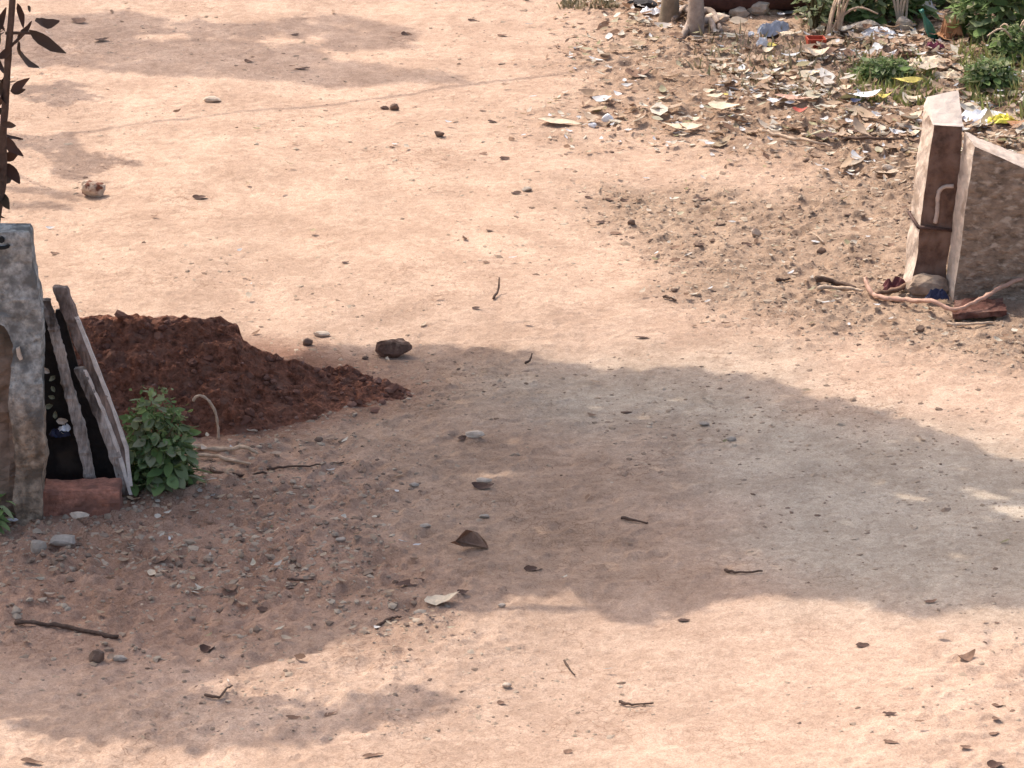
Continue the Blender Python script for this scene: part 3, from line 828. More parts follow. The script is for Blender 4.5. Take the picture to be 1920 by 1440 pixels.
stone(1264, 543, 14, 9, M_ROCK2, "dark pebble at the lower corner of the rough patch", "pebble", "pebble")
stone(1664, 312, 22, 16, M_ROCKP, "pale stone left of the leaning post near its upper half")
stone(1727, 616, 18, 13, M_ROCK2, "dark domed stone below the pale bent branch")
stone(1742, 536, 88, 50, M_ROCKT, "pale earth-coloured boulder at the foot of the leaning post", "boulder", "boulder", 17, sub=3, depth=0.55)
stone(598, 825, 17, 11, M_ROCK2, "dark pointed stone in front of the earth heap")
stone(685, 671, 13, 8, M_ROCK2, "dark pebble just left of the large rock", "pebble", "pebble")
stone(72, 1026, 32, 30, M_ROCKG, "round flat grey stone in front of the grey slab", seed=31)
stone(116, 1012, 52, 17, M_ROCKG, "long flat grey stone right of the round one before the slab", seed=32)
stone(148, 986, 38, 9, M_ROCKP, "pale flat shard in front of the brick", "shard", "shard")
stone(182, 1232, 30, 28, M_ROCK2, "brown lump of stone below the long dark stick", seed=33)
stone(226, 1236, 30, 14, M_ROCKG, "flat grey stone right of the brown lump below the long stick")
stone(950, 1286, 20, 13, M_ROCKP, "round pale pebble in the sunlit foreground", "pebble", "pebble")
stone(798, 987, 22, 9, M_ROCKG, "grey pebble left of the big curled dark leaf", "pebble", "pebble")
stone(941, 1136, 15, 9, M_LYELLOW if False else M_ROCKP, "tiny tan pebble on the front edge of the big shadow", "pebble", "pebble")
stone(892, 817, 36, 13, M_ROCKP, "pale flat stone in the shade right of the earth heap")
leaf(866, 822, 18, 9, M_LDARK, "dark leaf touching the pale flat stone in the shade")
leaf(905, 911, 42, 13, M_LDARK, "dark crescent leaf below the bright fleck in the shade", curl=0.6)
stone(907, 903, 30, 10, M_ROCKP, "pale lump half covering the dark crescent leaf", "stone")
for k, (px, py) in enumerate([(775, 909), (1320, 795), (910, 968), (640, 1010), (1370, 823)]):
    stone(px, py, 20, 10, M_ROCKG, ["grey pebble below the pale flat stone in the shade, left of the bright fleck", "grey pebble alone in the upper right of the big shade", "grey pebble above the big curled brown leaf", "grey pebble left of the big curled brown leaf, farthest out", "grey pebble right below the lone one in the upper right of the shade"][k], "pebble", "pebble", group="grey pebbles in the shade")
# dark chips and leaves of the lane
big = G(880, 1028); sc = pxm(big.y)
bp = [(-36, 0), (-26, 14), (-12, 34), (-6, 36), (4, 22), (16, 8), (32, -2), (36, -10), (22, -6), (6, 2), (-10, 2)]
Vb = [Vector((x / sc, 0.05 * math.sin(x * 0.09) - z / sc * 0.35, max(0.0, (z + 10) / sc / CP))) for x, z in bp]
nb = len(Vb)
Fb = [tuple(range(nb)), tuple(nb + k for k in range(nb))[::-1]] + [(k, nb + k, nb + (k + 1) % nb, (k + 1) % nb) for k in range(nb)]
o = mesh_obj("dry_leaf", Vb + [p + Vector((0, 0.006, -0.001)) for p in Vb], Fb, M_LBROWN, big)
tag(o, "big curled brown leaf standing up on the shaded lane", "leaf")
leaf(1000, 1066, 36, 10, M_LDARK, "flat dark chip below and right of the big curled leaf", "chip", "chip", 0.0, 0.1)
leaf(768, 1086, 56, 15, M_LDARK, "dark rolled leaf below left of the big curled leaf", yaw=0.4, curl=0.2)
leaf(830, 1123, 66, 24, M_LPALE, "pale rolled leaf with dark ends on the front shadow edge", curl=0.5, yaw=0.25)
leaf(868, 1112, 22, 12, M_LDARK, "dark scrap at the right end of the pale rolled leaf", "leaf")
leaf(430, 1111, 28, 13, M_LBROWN, "brown leaf lying alone in the reddish shade", yaw=0.4)
leaf(298, 1049, 38, 15, M_LBROWN, "brown leaf with a pale one under it in the reddish shade")
leaf(290, 1058, 28, 11, M_LPALE, "pale leaf under a brown one in the reddish shade")
leaf(390, 1217, 30, 12, M_LDARK, "dark crescent leaf right of the grey stone below the stick", curl=0.6)
leaf(492, 1143, 22, 10, M_LDARK, "dark curled leaf with a thin twig in the reddish shade")
leaf(1617, 1208, 26, 11, M_LDARK, "dark chip alone on the sunlit foreground at right", "chip", "chip", 0.1, 0.15)
leaf(1282, 1162, 24, 8, M_LDARK, "dark chip on the notch of the front shadow edge", "chip", "chip", 0.15, 0.1)
leaf(1668, 1337, 28, 10, M_LDARK, "dark bent chip in the bottom right foreground", "chip", "chip", 0.1, 0.3)
leaf(1868, 1432, 34, 16, M_LDARK, "dark leaf at the bottom right corner of the picture")
leaf(1812, 1226, 34, 20, M_LBROWN, "brown curl of leaf near the right edge of the foreground", curl=0.7)
leaf(1196, 135, 50, 22, M_LBROWN, "brown leaf with upturned dark tip at the edge of the litter", curl=0.55, yaw=0.2)
leaf(968, 361, 20, 7, M_LDARK, "flat dark chip beside the grey stone on the track", "chip", "chip", 0.0, 0.1)
leaf(375, 369, 28, 9, M_LDARK, "thin dark leaf alone on the left of the sunlit track", yaw=0.3, curl=0.2)
leaf(148, 38, 28, 12, M_LBROWN, "brown leaf beyond the shrub at the far left")
leaf(191, 75, 26, 8, M_LDARK, "dark narrow chip in the far shadow band at left", "chip", "chip")
leaf(760, 62, 16, 9, M_LDARK, "dark speck of leaf at the right end of the far shadow band")
leaf(567, 128, 30, 7, M_LDARK, "dark thin leaf near the far thin shadow", yaw=0.0)
leaf(466, 113, 16, 9, M_LBROWN, "brown chip inside the far shadow band", "chip", "chip")
leaf(103, 474, 16, 8, M_LBROWN, "brown chip on the sunlit track right of the slab top", "chip", "chip")
strip = leaf(1050, 231, 84, 15, M_LPALE, "long pale curved bark strip on the far track", "bark strip", "bark_strip", 0.0, 0.22, width=0.28)
chips = [(942, 65, 19, 8), (886, 37, 17, 6), (923, 227, 17, 7), (906, 287, 15, 7), (946, 296, 19, 8), (1115, 181, 18, 7), (1190, 171, 15, 7), (1083, 91, 16, 9),
         (1104, 370, 15, 5), (1140, 373, 20, 7), (1172, 375, 19, 6), (1130, 416, 28, 8), (1155, 437, 24, 7), (1316, 372, 34, 8), (553, 64, 16, 6),
         (735, 275, 10, 5), (918, 432, 14, 6), (648, 492, 14, 6), (912, 492, 14, 5), (893, 577, 16, 7), (1205, 633, 30, 6), (1265, 488, 20, 9), (1680, 412, 13, 8),
         (1610, 489, 15, 7), (1671, 458, 14, 7), (1590, 405, 18, 6), (1352, 420, 20, 7), (1300, 437, 16, 6), (1310, 458, 22, 7), (1400, 458, 22, 7), (1260, 465, 30, 7)]
CHIP_LABELS = ["dark chip at the top of the track, level with the far shadow band", "dark thin chip at the very top centre of the track", "dark chip left of the long curved bark strip",
    "left one of two chips below the long curved bark strip", "right one of two chips below the long curved bark strip", "small chip below the brown leaf with the upturned tip", "dark chip between the upturned leaf and the cream bark strip",
    "lone dark chip left of the tree trunks, on the upper track", "leftmost tiny chip at the upper rim of the rough patch", "second chip along the upper rim of the rough patch", "third chip along the upper rim of the rough patch",
    "wide dark chip at the left tip of the rough patch", "dark chip just below the left tip of the rough patch", "wide dark chip at the top middle of the rough patch", "brown speck of a chip left of the pointed stone at the far track",
    "tiny chip below the pointed stone on the far track", "lone chip on the middle of the bright track", "lone chip on the track above the earth heap", "lone chip near the centre of the picture", "chip beside the little upright twig above the big shade",
    "long chip on the bright strip between rough patch and big shade", "dark chip on the smooth edge of the rough patch", "dark chip left of the leaning post at wire height", "chip right of the dark brown stone in the rough patch",
    "chip farther right of the dark brown stone, toward the post", "dark chip in the rough patch above the dark brown stone", "dark chip left of the two-coloured stone in the rough patch", "first of two chips left below the two-coloured stone",
    "second of two chips left below the two-coloured stone", "chip right below the two-coloured stone", "wide chip inside the lower left of the rough patch"]
for k, (px, py, w, h) in enumerate(chips):
    leaf(px, py, w, h, M_LDARK if k % 3 else M_LBROWN, CHIP_LABELS[k], "chip", "chip", group="small dark chips on the sunlit track", curl=0.25)
chips2 = [(1864, 1374, 20, 7), (1868, 1348, 16, 9), (1872, 1322, 26, 8), (1670, 1391, 28, 8), (1810, 1402, 22, 8), (1745, 1127, 24, 8), (1870, 1166, 10, 10), (1065, 1408, 18, 9), (940, 1318, 16, 7),
          (620, 1338, 26, 7), (550, 1345, 30, 6), (60, 1428, 44, 6), (700, 1416, 40, 6)]
CHIP2_LABELS = ["second lowest brown chip of the column at the bottom right", "middle brown chip of the column at the bottom right", "uppermost brown chip of the column at the bottom right", "brown chip below the dark bent chip at the bottom right",
    "brown chip left of the column of chips at the bottom right", "brown chip inside the right end of the grey shade", "tiny round brown chip just before the right end of the grey shade", "brown chip at the bottom centre edge of the picture",
    "small brown chip below the round pale pebble in the foreground", "brown chip on the right end of the lower left shadow", "long thin brown chip within the lower left shadow", "long brown chip in the bottom left corner", "long thin brown chip at the bottom left of centre"]
for k, (px, py, w, h) in enumerate(chips2):
    leaf(px, py, w, h, M_LBROWN, CHIP2_LABELS[k], "chip", "chip", group="small brown chips in the foreground", curl=0.3)
# twigs
twig([(28, 1172), (90, 1176), (150, 1186), (222, 1200)], 4.2, M_TWIG, "long dark stick lying in the reddish shade at lower left", "stick", "stick", seed=1, taper=0.1)
twig([(540, 1090), (565, 1091), (588, 1090)], 2.5, M_TWIG, "short thin straight twig in the shade left of the pale rolled leaf")
twig([(1165, 975), (1190, 980), (1215, 984)], 3, M_TWIG, "short dark twig in the shade at the centre right")
twig([(1160, 1320), (1185, 1325), (1225, 1322)], 3, M_TWIG, "thin dark twig lying across the sunlit foreground centre")
twig([(1058, 1243), (1068, 1258), (1078, 1269)], 2.2, M_TWIG, "tiny slanting twig in the sunlit foreground")
twig([(385, 1310), (410, 1313), (424, 1302), (436, 1290)], 3, M_TWIG, "bent dark twig on the shade at the bottom left")
twig([(705, 1170), (730, 1165), (752, 1160)], 3.5, M_TWIG, "dark twig slanting on the front shadow edge")
twig([(1360, 1072), (1378, 1077), (1430, 1075)], 3, M_TWIG, "dark twig in the grey shade at right of centre")
twig([(1245, 560), (1256, 562), (1268, 566)], 3, M_TWIG, "little twig at the lower corner of the rough patch")
twig([(925, 562), (934, 553), (936, 545)], 2.5, M_TWIG, "little upright twig on the sunlit track above the large shade", zs=[0, 0.01, 0.04])
twig([(985, 684), (993, 682), (998, 676)], 2.5, M_TWIG, "tiny twig on the back edge of the large shade", zs=[0, 0.005, 0.02])
twig([(1456, 533), (1470, 529), (1482, 527)], 3.5, M_TWIG, "short dark twig in the rough patch left of two dark sticks")
twig([(1530, 536), (1570, 536), (1604, 545)], 6, M_TWIG, "dark ragged stick left of the pale bent branch", "stick", "stick", seed=3)
twig([(1532, 549), (1575, 552), (1618, 556)], 5, M_TWIGP, "pale ragged stick just below the dark ragged stick", "stick", "stick", seed=4, lift=0.012)
twig([(1545, 458), (1530, 444), (1520, 440)], 2, M_TWIGP, "small pale stalk in the rough patch")
twig([(350, 845), (400, 850), (460, 852), (482, 860)], 6, M_TWIGP, "pale dry stalk right of the green bush, uppermost of the pile", "stalk", "stalk", seed=5, lift=0.01)
twig([(350, 862), (410, 866), (470, 872)], 5, M_TWIGP, "middle pale stalk of the pile right of the bush", "stalk", "stalk", seed=6, lift=0.01)
twig([(395, 886), (450, 888), (500, 892)], 4, M_TWIG, "dark broken twig under the pale stalks by the bush", seed=7)
twig([(500, 884), (540, 878), (580, 880), (645, 870)], 2.6, M_TWIG, "long thin dark twig right of the pale stalks", seed=8)
twig([(400, 800), (440, 808), (482, 812)], 4, M_TWIGP, "pale stalk at the front foot of the earth heap", "stalk", "stalk", seed=9)
st = [(372, 830, 0.0), (380, 800, 0.02), (398, 780, 0.05)]
g0 = G(410, 815)
pts = [at_y(px, py, g0.y - 0.05) for px, py in [(362, 752), (368, 744), (378, 742), (392, 752), (403, 772), (408, 795), (409, 824)]]
tag(tube("dry_stalk", smooth_path(pts, 4), [0.0045] * (len(pts) * 4 - 3), M_TWIGP, n=6, loc=g0, wob=0.35), "curled pale dry stalk arching above the pile beside the bush", "stalk")
leaf(433, 797, 16, 10, M_LPALE, "pale leaf on the dark foot of the earth heap", lift=0.04)
# pale bent branch etc. at the post's foot
twig([(1622, 536), (1632, 558), (1650, 570), (1700, 578), (1745, 592), (1790, 602), (1835, 594), (1875, 577), (1930, 556)], 4.5, M_PINK,
     "long pale pinkish branch bent in a bow before the stone slab", "branch", "branch", seed=2, taper=0.15, zs=[0.02, 0.015, 0.01, 0.015, 0.03, 0.04, 0.05, 0.06, 0.07], n=8)
twig([(1775, 611), (1810, 612), (1862, 606)], 4, M_TWIGP, "short thin stick under the bow of the pinkish branch", "stick", "stick", seed=12)
gq = G(1835, 606)
q = [G(1786, 606), G(1888, 600), G(1880, 574), G(1788, 576)]
q = [p - gq for p in q]
tag(loft("board", [[p + gq + Vector((0, 0, h)) for p in q] for h in (0.012, 0.03)], M_RUST_SHADED, 12, 2, 0.014, 14, 31, None, gq, 0.004), "dark rust-red rotten board under the pinkish branch", "board")
scrap(1680, 530, 50, 40, M_MAROON, "crumpled maroon rag at the left foot of the leaning post", "rag", "rag", up=0.75)
twig([(1640, 556), (1680, 552), (1715, 540), (1730, 533), (1742, 545)], 5, M_LBROWN, "crooked brown stick in front of the maroon rag", "stick", "stick", seed=14, zs=[0, .01, .02, .04, .02])
scrap(1757, 556, 46, 38, M_NAVY, "crumpled black rag between the post and the rust-red board", "rag", "rag", up=0.8)
leaf(1668, 558, 60, 12, M_LPALE, "pale flat strip of bark below the maroon rag", "bark strip", "bark_strip", 0.1, 0.2, width=0.25)

# ------------------------------------------------------------------ right: leaning fence post and slab
gp = G(1742, 548); yP = gp.y
def ring4(y0, dep, fl, fr, bl, br):
    return [at_y(*fl, y0), at_y(*fr, y0), at_y(*br, y0 + dep), at_y(*bl, y0 + dep)]
D = 0.12
rings = [ring4(yP, D, (1706, 560), (1770, 562), (1693, 530), (1755, 531)),
         ring4(yP, D, (1717, 495), (1775, 496), (1700, 465), (1757, 466)),
         ring4(yP, D, (1730, 382), (1792, 384), (1714, 352), (1774, 354)),
         ring4(yP, D, (1742, 300), (1800, 302), (1724, 268), (1783, 270)),
         ring4(yP, D, (1751, 234), (1806, 237), (1733, 200), (1795, 190))]
post = loft("fence_post", rings, M_POST, 10, 10, 0.009, 13, 5, None, gp, 0.0015, side=M_LIT_SIDE)
tag(post, "leaning brown stone fence post with a pale broken top", "post")
capr = [[p + (p - sum(rings[-1], Vector()) / 4) * 0.03 for p in rings[-1]],
        ring4(yP + 0.012, D, (1751, 231), (1805, 232), (1738, 181), (1797, 169))]
loft("broken_top", capr, M_POST_TOP, 6, 3, 0.004, 24, 6, post, gp)["label"] = "broken top of the post, sunlight put into its pale colour"
wz = [at_y(px, py, yy) for px, py, yy in [(1722, 426, yP - 0.010), (1745, 428, yP - 0.012), (1787, 432, yP - 0.008), (1770, 404, yP + D + 0.004), (1704, 398, yP + D + 0.006), (1722, 426, yP - 0.010)]]
tube("wire_band", wz, [0.007] * 6, M_WIRE, post, 6, 0.1, 2).location = -gp
hk = [at_y(px, py, yP - 0.005) for px, py in [(1753, 418), (1757, 398), (1758, 372), (1762, 357), (1772, 350), (1788, 349)]]
h2 = smooth_path(hk, 4)
tube("plaster_streak", h2, [0.0075] * len(h2), M_PLASTER, post, 6, 0.15, 3).location = -gp

gq = G(1850, 566); yQ = gq.y
rings = [ring4(yQ, 0.09, (1786, 575), (2050, 585), (1772, 545), (2030, 560)),
         ring4(yQ, 0.09, (1797, 500), (2056, 510), (1780, 475), (2040, 486)),
         ring4(yQ, 0.09, (1812, 382), (2060, 440), (1795, 356), (2046, 410)),
         ring4(yQ, 0.09, (1828, 275), (2064, 374), (1808, 245), (2050, 345))]
panel = loft("stone_slab", rings, M_PANEL, 60, 26, 0.007, 9, 9, None, gq, 0.003, side=M_LIT_SIDE)
tag(panel, "rough chiselled brown stone slab standing right of the leaning post", "stone slab")

# ------------------------------------------------------------------ plants
FOL_T = [leaf_shape(900 + k, 0.08 + 0.05 * k, 0.08, 4, 0.42 + 0.06 * k) for k in range(4)]
def bush(name, label, g, spread, hgt, n, leafsize, leafmats, seed, stems=8, width=0.55, base_z=0.0, group=None, cat="bush", droop=0.5, flat_y=0.8, dome=False):
    r = random.Random(seed)
    root = empty(name, g); tag(root, label, cat, group)
    tm = [leaf_mesh("leaf", seed + k, leafmats[k % len(leafmats)], curl=r.uniform(-0.05, 0.2), fold=0.08, width=width, nl=5) for k in range(6)]
    tips = []
    for k in range(stems):
        a = r.uniform(0, 6.28); rad = spread * r.uniform(0.2, 0.9); hh = hgt * r.uniform(0.55, 0.95)
        tip = Vector((math.cos(a) * rad, math.sin(a) * rad * flat_y, hh * (1 - 0.25 * (rad / spread) ** 2)))
        p = smooth_path([(r.uniform(-.02, .02), r.uniform(-.02, .02), base_z - 0.02), tip * 0.5 + Vector((0, 0, hh * 0.15)), tip], 4)
        tube("stem", p, [0.006 * (1 - 0.6 * i / (len(p) - 1)) for i in range(len(p))], M_STEM, root, 5)
        tips.append(p)
    for k in range(n):
        if dome:                                   # a close dome of leaves, broad ones low down
            while True:
                u = Vector((r.uniform(-1, 1), r.uniform(-1, 1), r.uniform(0, 1)))
                if 0.35 < u.length < 1: break
            pos = Vector((u.x * spread, u.y * spread * flat_y, 0.01 + u.z * hgt)); s = leafsize * r.uniform(0.65, 1.25) * (1.35 - 0.6 * u.z)
            me = tm[r.randrange(6)] if u.z < 0.45 or r.random() < 0.4 or len(leafmats) < 2 else tm[r.choice([i for i in range(6) if leafmats[i % len(leafmats)] is leafmats[-1]] + [0])]
        else:
            p = r.choice(tips); q = p[min(len(p) - 1, int(len(p) * r.uniform(0.2, 1.0)))]
            pos = Vector(q) + Vector((r.gauss(0, 1) * spread * 0.22, r.gauss(0, 1) * spread * 0.2, r.gauss(0, 1) * hgt * 0.10))
            s = leafsize * r.uniform(0.6, 1.25); me = tm[k % 6]
        pos.z = max(0.01, pos.z)
        o = link("leaf", me, pos, root)
        o.scale = (s, s, s)
        o.rotation_euler = (r.uniform(-0.6, 0.6), r.uniform(-0.3, 0.9) * droop * 1.6, math.atan2(pos.y, pos.x) + r.gauss(0, 0.9))
    if dome:                                       # the smaller leaves between, too many to pick apart
        rg = np.random.default_rng(seed); m_ = 3200
        U = rg.uniform(-1, 1, (m_, 3)); U[:, 2] = np.abs(U[:, 2]); L_ = np.linalg.norm(U, axis=1); U = U[(L_ < 1.02) & (L_ > 0.45)][:900]; m_ = len(U)
        Pf = U * np.array([spread, spread * flat_y, hgt]) * (1 + 0.10 * rg.normal(0, 1, (m_, 1))); Pf[:, 2] = np.abs(Pf[:, 2]) + 0.01
        Sf = leafsize * 0.62 * rg.uniform(0.5, 1.2, m_) * (1.2 - 0.5 * U[:, 2]); Sf = np.stack([Sf, Sf, Sf], -1)
        fo = scatter("foliage", FOL_T, Pf, Sf, euler_mats(rg.normal(0, 0.6, m_), rg.normal(0.2, 0.6, m_), rg.uniform(0, 6.28, m_)), M_FOLIAGE, True)
        fo.parent = root; fo["kind"] = "stuff"
    return root
gB = G(290, 932)
bush("leafy_bush", "round green leafy bush beside the brick and leaning sticks", gB + Vector((0, 0.1, 0)), 0.112, 0.285, 298, 0.046, [M_GLEAF, M_GLEAF, M_PGLEAF], 41, 14, 0.6, dome=True, droop=0.7)
# the pale cut-grass crown on the bush's upper left
gW = G(6, 985)
bush("weed", "small dark green weed before the grey slab at the left edge", gW + Vector((-0.02, -0.03, 0)), 0.06, 0.13, 40, 0.06, [M_GLEAF], 43, 6, 0.35, cat="weed")

def shrub_branch():
    g = G(-40, 905)
    root = empty("narrow_leaved_shrub", g); tag(root, "tall dark narrow-leaved shrub rising behind the grey slab at left", "shrub")
    yy = g.y
    def A(px, py, dy=0.0): return at_y(px, py, yy + dy) - g
    stems = [[(-40, 905), (-30, 600), (-5, 400), (5, 340), (6, 250), (12, 160), (16, 90), (22, 20), (26, -60), (34, -160)],
             [(-45, 900), (-34, 560), (-20, 300), (-14, 150), (-8, 40), (0, -40), (4, -130)],
             [(-60, 905), (-50, 500), (-36, 330), (-40, 180), (-34, 20), (-40, -90)]]
    for k, s in enumerate(stems):
        p = smooth_path([A(px, py, 0.03 * k) for px, py in s], 4)
        tube("stem", p, [(0.014 if k == 0 else 0.010) * (1 - 0.35 * i / len(p)) for i in range(len(p))], M_OLSTEM, root, 7, 0.08, k)
    br = [((10, 62), (62, 62), (75, 66)), ((14, 92), (30, 78), (48, 60))]
    for s in br:
        p = smooth_path([A(*q) for q in s], 3); tube("twig", p, [0.005] * len(p), M_OLSTEM, root, 5)
    tm = [leaf_mesh("leaf", 70 + k, M_OLLEAF, curl=0.08 + 0.05 * k, fold=0.06, width=0.2 + 0.04 * k, nl=6) for k in range(4)]
    leaves = [((50, 60), (110, 98)), ((35, 72), (60, 46)), ((60, 46), (98, 48)), ((24, 84), (50, 128)), ((36, 6), (46, 46)), ((18, 172), (48, 150)), ((20, 175), (42, 170)), ((4, 200), (-4, 155)),
              ((4, 232), (30, 236)), ((2, 258), (34, 288)), ((34, 285), (4, 308)), ((8, 306), (38, 338)), ((0, 360), (18, 392)), ((0, 345), (20, 330)), ((2, 300), (-12, 270)),
              ((0, 110), (24, 90)), ((-6, 60), (6, 20)), ((-6, 30), (4, 54)), ((-10, 90), (10, 60)), ((0, 220), (-14, 190)), ((55, 12), (60, 22)), ((6, 340), (-10, 310)),
              ((-2, 270), (14, 262)), ((0, 205), (12, 214)), ((2, 184), (-10, 200))]
    r = random.Random(3)
    for k, (a, b) in enumerate(leaves):
        p, q = A(*a, r.uniform(-0.03, 0.03)), A(*b, r.uniform(-0.05, 0.05)); d = q - p
        o = link("leaf", tm[k % 4], p, root); s = d.length * 1.15
        o.scale = (s, s * 1.5, s); o.rotation_euler = d.to_track_quat('X', 'Z').to_euler()
        o.rotation_euler.rotate_axis('X', r.uniform(0.5, 1.4))
    for k in range(70):                    # the shrub goes on out of the picture to the left and above
        p = A(r.uniform(-150, -18), r.uniform(-150, 420), r.uniform(-0.15, 0.15))
        o = link("leaf", tm[k % 4], p, root); s = r.uniform(0.08, 0.14); o.scale = (s, s, s)
        o.rotation_euler = (r.uniform(-1, 1), r.uniform(-0.5, 0.9), r.uniform(0, 6.28))
shrub_branch()

# upper right: trunks, bushes, dry stalks, grasses
def trunk(px, py, w, lean, m, label, seed):
    g = G(px, py); sc = pxm(g.y); r = w / sc / 2
    pts = smooth_path([(0, 0, -0.05), (0.01, 0, 0.12), (lean * 0.5, 0.02, 0.6), (lean, 0.05, 2.0), (lean * 1.3 + 0.2, 0.1, 4.3)], 5)
    root = empty("slim_tree", g); tag(root, label, "tree")
    tube("trunk", pts, [r * (1.25 - 0.35 * min(1, i / 6) - 0.2 * i / len(pts)) for i in range(len(pts))], m, root, 12, 0.05, seed)
    rr = np.random.default_rng(seed); n = 260
    P = rr.normal(0, 1, (n, 3)) * np.array([0.35, 0.3, 0.28]) + np.array([lean * 1.3 + (0.75 if px > 1270 else 0.45), 0.3, 4.5])
    S = np.repeat((0.09 * rr.uniform(0.7, 1.3, n))[:, None], 3, 1)
    c = scatter("crown", LEAF_T, P, S, euler_mats(rr.uniform(-.7, .7, n), rr.uniform(-.7, .7, n), rr.uniform(0, 6.28, n)), M_TLEAF); c.parent = root
    return root, g, sc
trunk(1252, 38, 36, 0.02, M_TRUNK2, "slim grey-brown tree trunk at the top, left of the paler one", 51)
root, g, sc = trunk(1300, 62, 33, -0.02, M_TRUNK, "slim pale tree trunk with exposed roots at the top", 52)
for pts in ([(1310, 40), (1335, 36), (1352, 62)], [(1312, 50), (1332, 56), (1340, 66)], [(1295, 58), (1285, 66), (1276, 70)], [(1285, 30), (1272, 34), (1262, 40)]):
    p = smooth_path([(0, 0, 0.10)] + [G(*q) - g + Vector((0, 0, 0.03 - 0.012 * i)) for i, q in enumerate(pts)], 4)
    tube("root", p, [0.024 * (1 - 0.6 * i / len(p)) for i in range(len(p))], M_TRUNK, root, 6, 0.1, 4)
gl = G(1380, 24)
tag(tube("fallen_log", smooth_path([gl + Vector((-0.16, 0.02, 0.05)), gl + Vector((0.05, 0, 0.06)), gl + Vector((0.42, 0.1, 0.05))], 4), [0.06] * 9, M_LOG, n=10, wob=0.08, loc=gl), "dark rotten log lying behind the pale trunk", "log")
stone(1207, 7, 60, 24, M_BLACK, "black bundle lying at the top left of the grey-brown trunk", "bundle", "bundle", sub=3)
scrap(1220, 20, 38, 26, M_WHITE, "white crumpled plastic left of the grey-brown trunk", up=0.6)
bush("green_bush", "dark green bush behind the rubbish at the top centre right", G(1640, 44) + Vector((0, 0.10, 0)), 0.24, 0.32, 298, 0.062, [M_GLEAF, M_GLEAF, M_PGLEAF], 61, 14, 0.5, dome=True, flat_y=0.5)
bush("green_bush", "dense dark green bush at the top right corner", G(1885, 76) + Vector((0.03, 0.13, 0)), 0.25, 0.36, 299, 0.066, [M_GLEAF, M_GLEAF, M_PGLEAF], 62, 16, 0.5, dome=True, flat_y=0.6)
bush("green_bush", "green bush between the log and the pale stalks at the top", G(1500, 4) + Vector((0, 0.1, 0)), 0.22, 0.3, 220, 0.06, [M_GLEAF], 63, 12, 0.5, dome=True, flat_y=0.5)
bush("green_bush", "low green bush behind the white plastic bag among the stalks", G(1760, 22) + Vector((0, 0.16, 0)), 0.2, 0.3, 240, 0.055, [M_GLEAF, M_GLEAF, M_PGLEAF], 65, 10, 0.5, dome=True, flat_y=0.5)
bush("pale_bush", "pale dusty weed clump with arching stalks at the top", G(1530, 58) + Vector((0, 0.1, 0)), 0.13, 0.24, 150, 0.045, [M_PGLEAF], 64, 10, 0.4, cat="weed")

bush("weed", "low yellow-green weed among litter behind the leaning post", G(1850, 176) + Vector((0.02, 0.05, 0)), 0.10, 0.10, 70, 0.05, [M_GLEAF, M_PGLEAF], 66, 6, 0.5, cat="weed", dome=True)
bush("weed", "low olive weed in mid litter, left of the long yellowish leaf", G(1660, 150) + Vector((0, 0.03, 0)), 0.11, 0.06, 60, 0.045, [M_PGLEAF, M_GLEAF], 67, 6, 0.5, cat="weed", dome=True)
bush("weed", "low green weed at the right edge above the white rubbish heap", G(1905, 118) + Vector((0.02, 0.08, 0)), 0.10, 0.13, 70, 0.05, [M_GLEAF, M_PGLEAF], 68, 6, 0.5, cat="weed", dome=True)
def stalk_clump(name, label, px, py, n, hpx, spread, m, seed, cat="stalks"):
    g = G(px, py); sc = pxm(g.y); r = random.Random(seed)
    root = empty(name, g); tag(root, label, cat)
    for k in range(n):
        h = hpx / sc * r.uniform(0.6, 1.15); dx = r.gauss(0, 1) * spread; dy = r.gauss(0, 1) * spread * 0.6
        x0 = r.uniform(-.5, .5) * spread
        p = smooth_path([(x0, 0, -0.01), (x0 + dx * 0.4, dy * 0.4, h * 0.6), (x0 + dx, dy, h), (x0 + dx * 1.7, dy * 1.4, h * r.uniform(0.7, 1.0))], 4)
        tube("stalk", p, [0.007 * (1 - 0.6 * i / len(p)) for i in range(len(p))], m, root, 5, 0.1, k)
    return root
stalk_clump("dry_stalks", "arching pale dry stalks beside the dusty weed clump", 1560, 66, 8, 80, 0.06, M_TWIGP, 5)
stalk_clump("dry_stalks", "tall whitish stalks in front of the green bush at the top", 1690, 55, 5, 110, 0.05, M_ROCKP, 6)
stalk_clump("dry_stalks", "brown dry stalks at the far right edge below the bush", 1910, 110, 6, 90, 0.05, M_TWIGP, 7)

def blades(name, label, poly, n, hmin, hmax, m, seed, kind="stuff"):
    r = np.random.default_rng(seed); q = poly_xy(poly); lo, hi = q.min(0), q.max(0)
    p = r.uniform(lo, hi, (n * 3, 2)); p = p[sdist(p[:, 0], p[:, 1], q) > -0.04][:n]; n = len(p)
    tv = np.array([(-0.5, 0, 0), (0.5, 0, 0), (0.4, 0.12, 0.5), (-0.4, 0.12, 0.5), (0.0, 0.4, 1.0)]); tf = np.array([(0, 1, 2), (0, 2, 3), (3, 2, 4)])
    h = r.uniform(hmin, hmax, n); P = np.stack([p[:, 0], p[:, 1], height(p[:, 0], p[:, 1]) - 0.005], -1)
    S = np.stack([np.full(n, 0.009) * r.uniform(0.7, 1.6, n), h, h], -1)
    o = scatter(name, [(tv, tf)], P, S, euler_mats(r.uniform(-.5, .5, n), r.uniform(-.5, .5, n), r.uniform(0, 6.28, n)), m)
    return tag(o, label, None, None, kind)
blades("grass", "yellow-green grass tufts among the leaf litter", [(1610, 115), (1720, 120), (1760, 170), (1700, 200), (1600, 190)], 620, 0.02, 0.055, M_GRASS, 3)
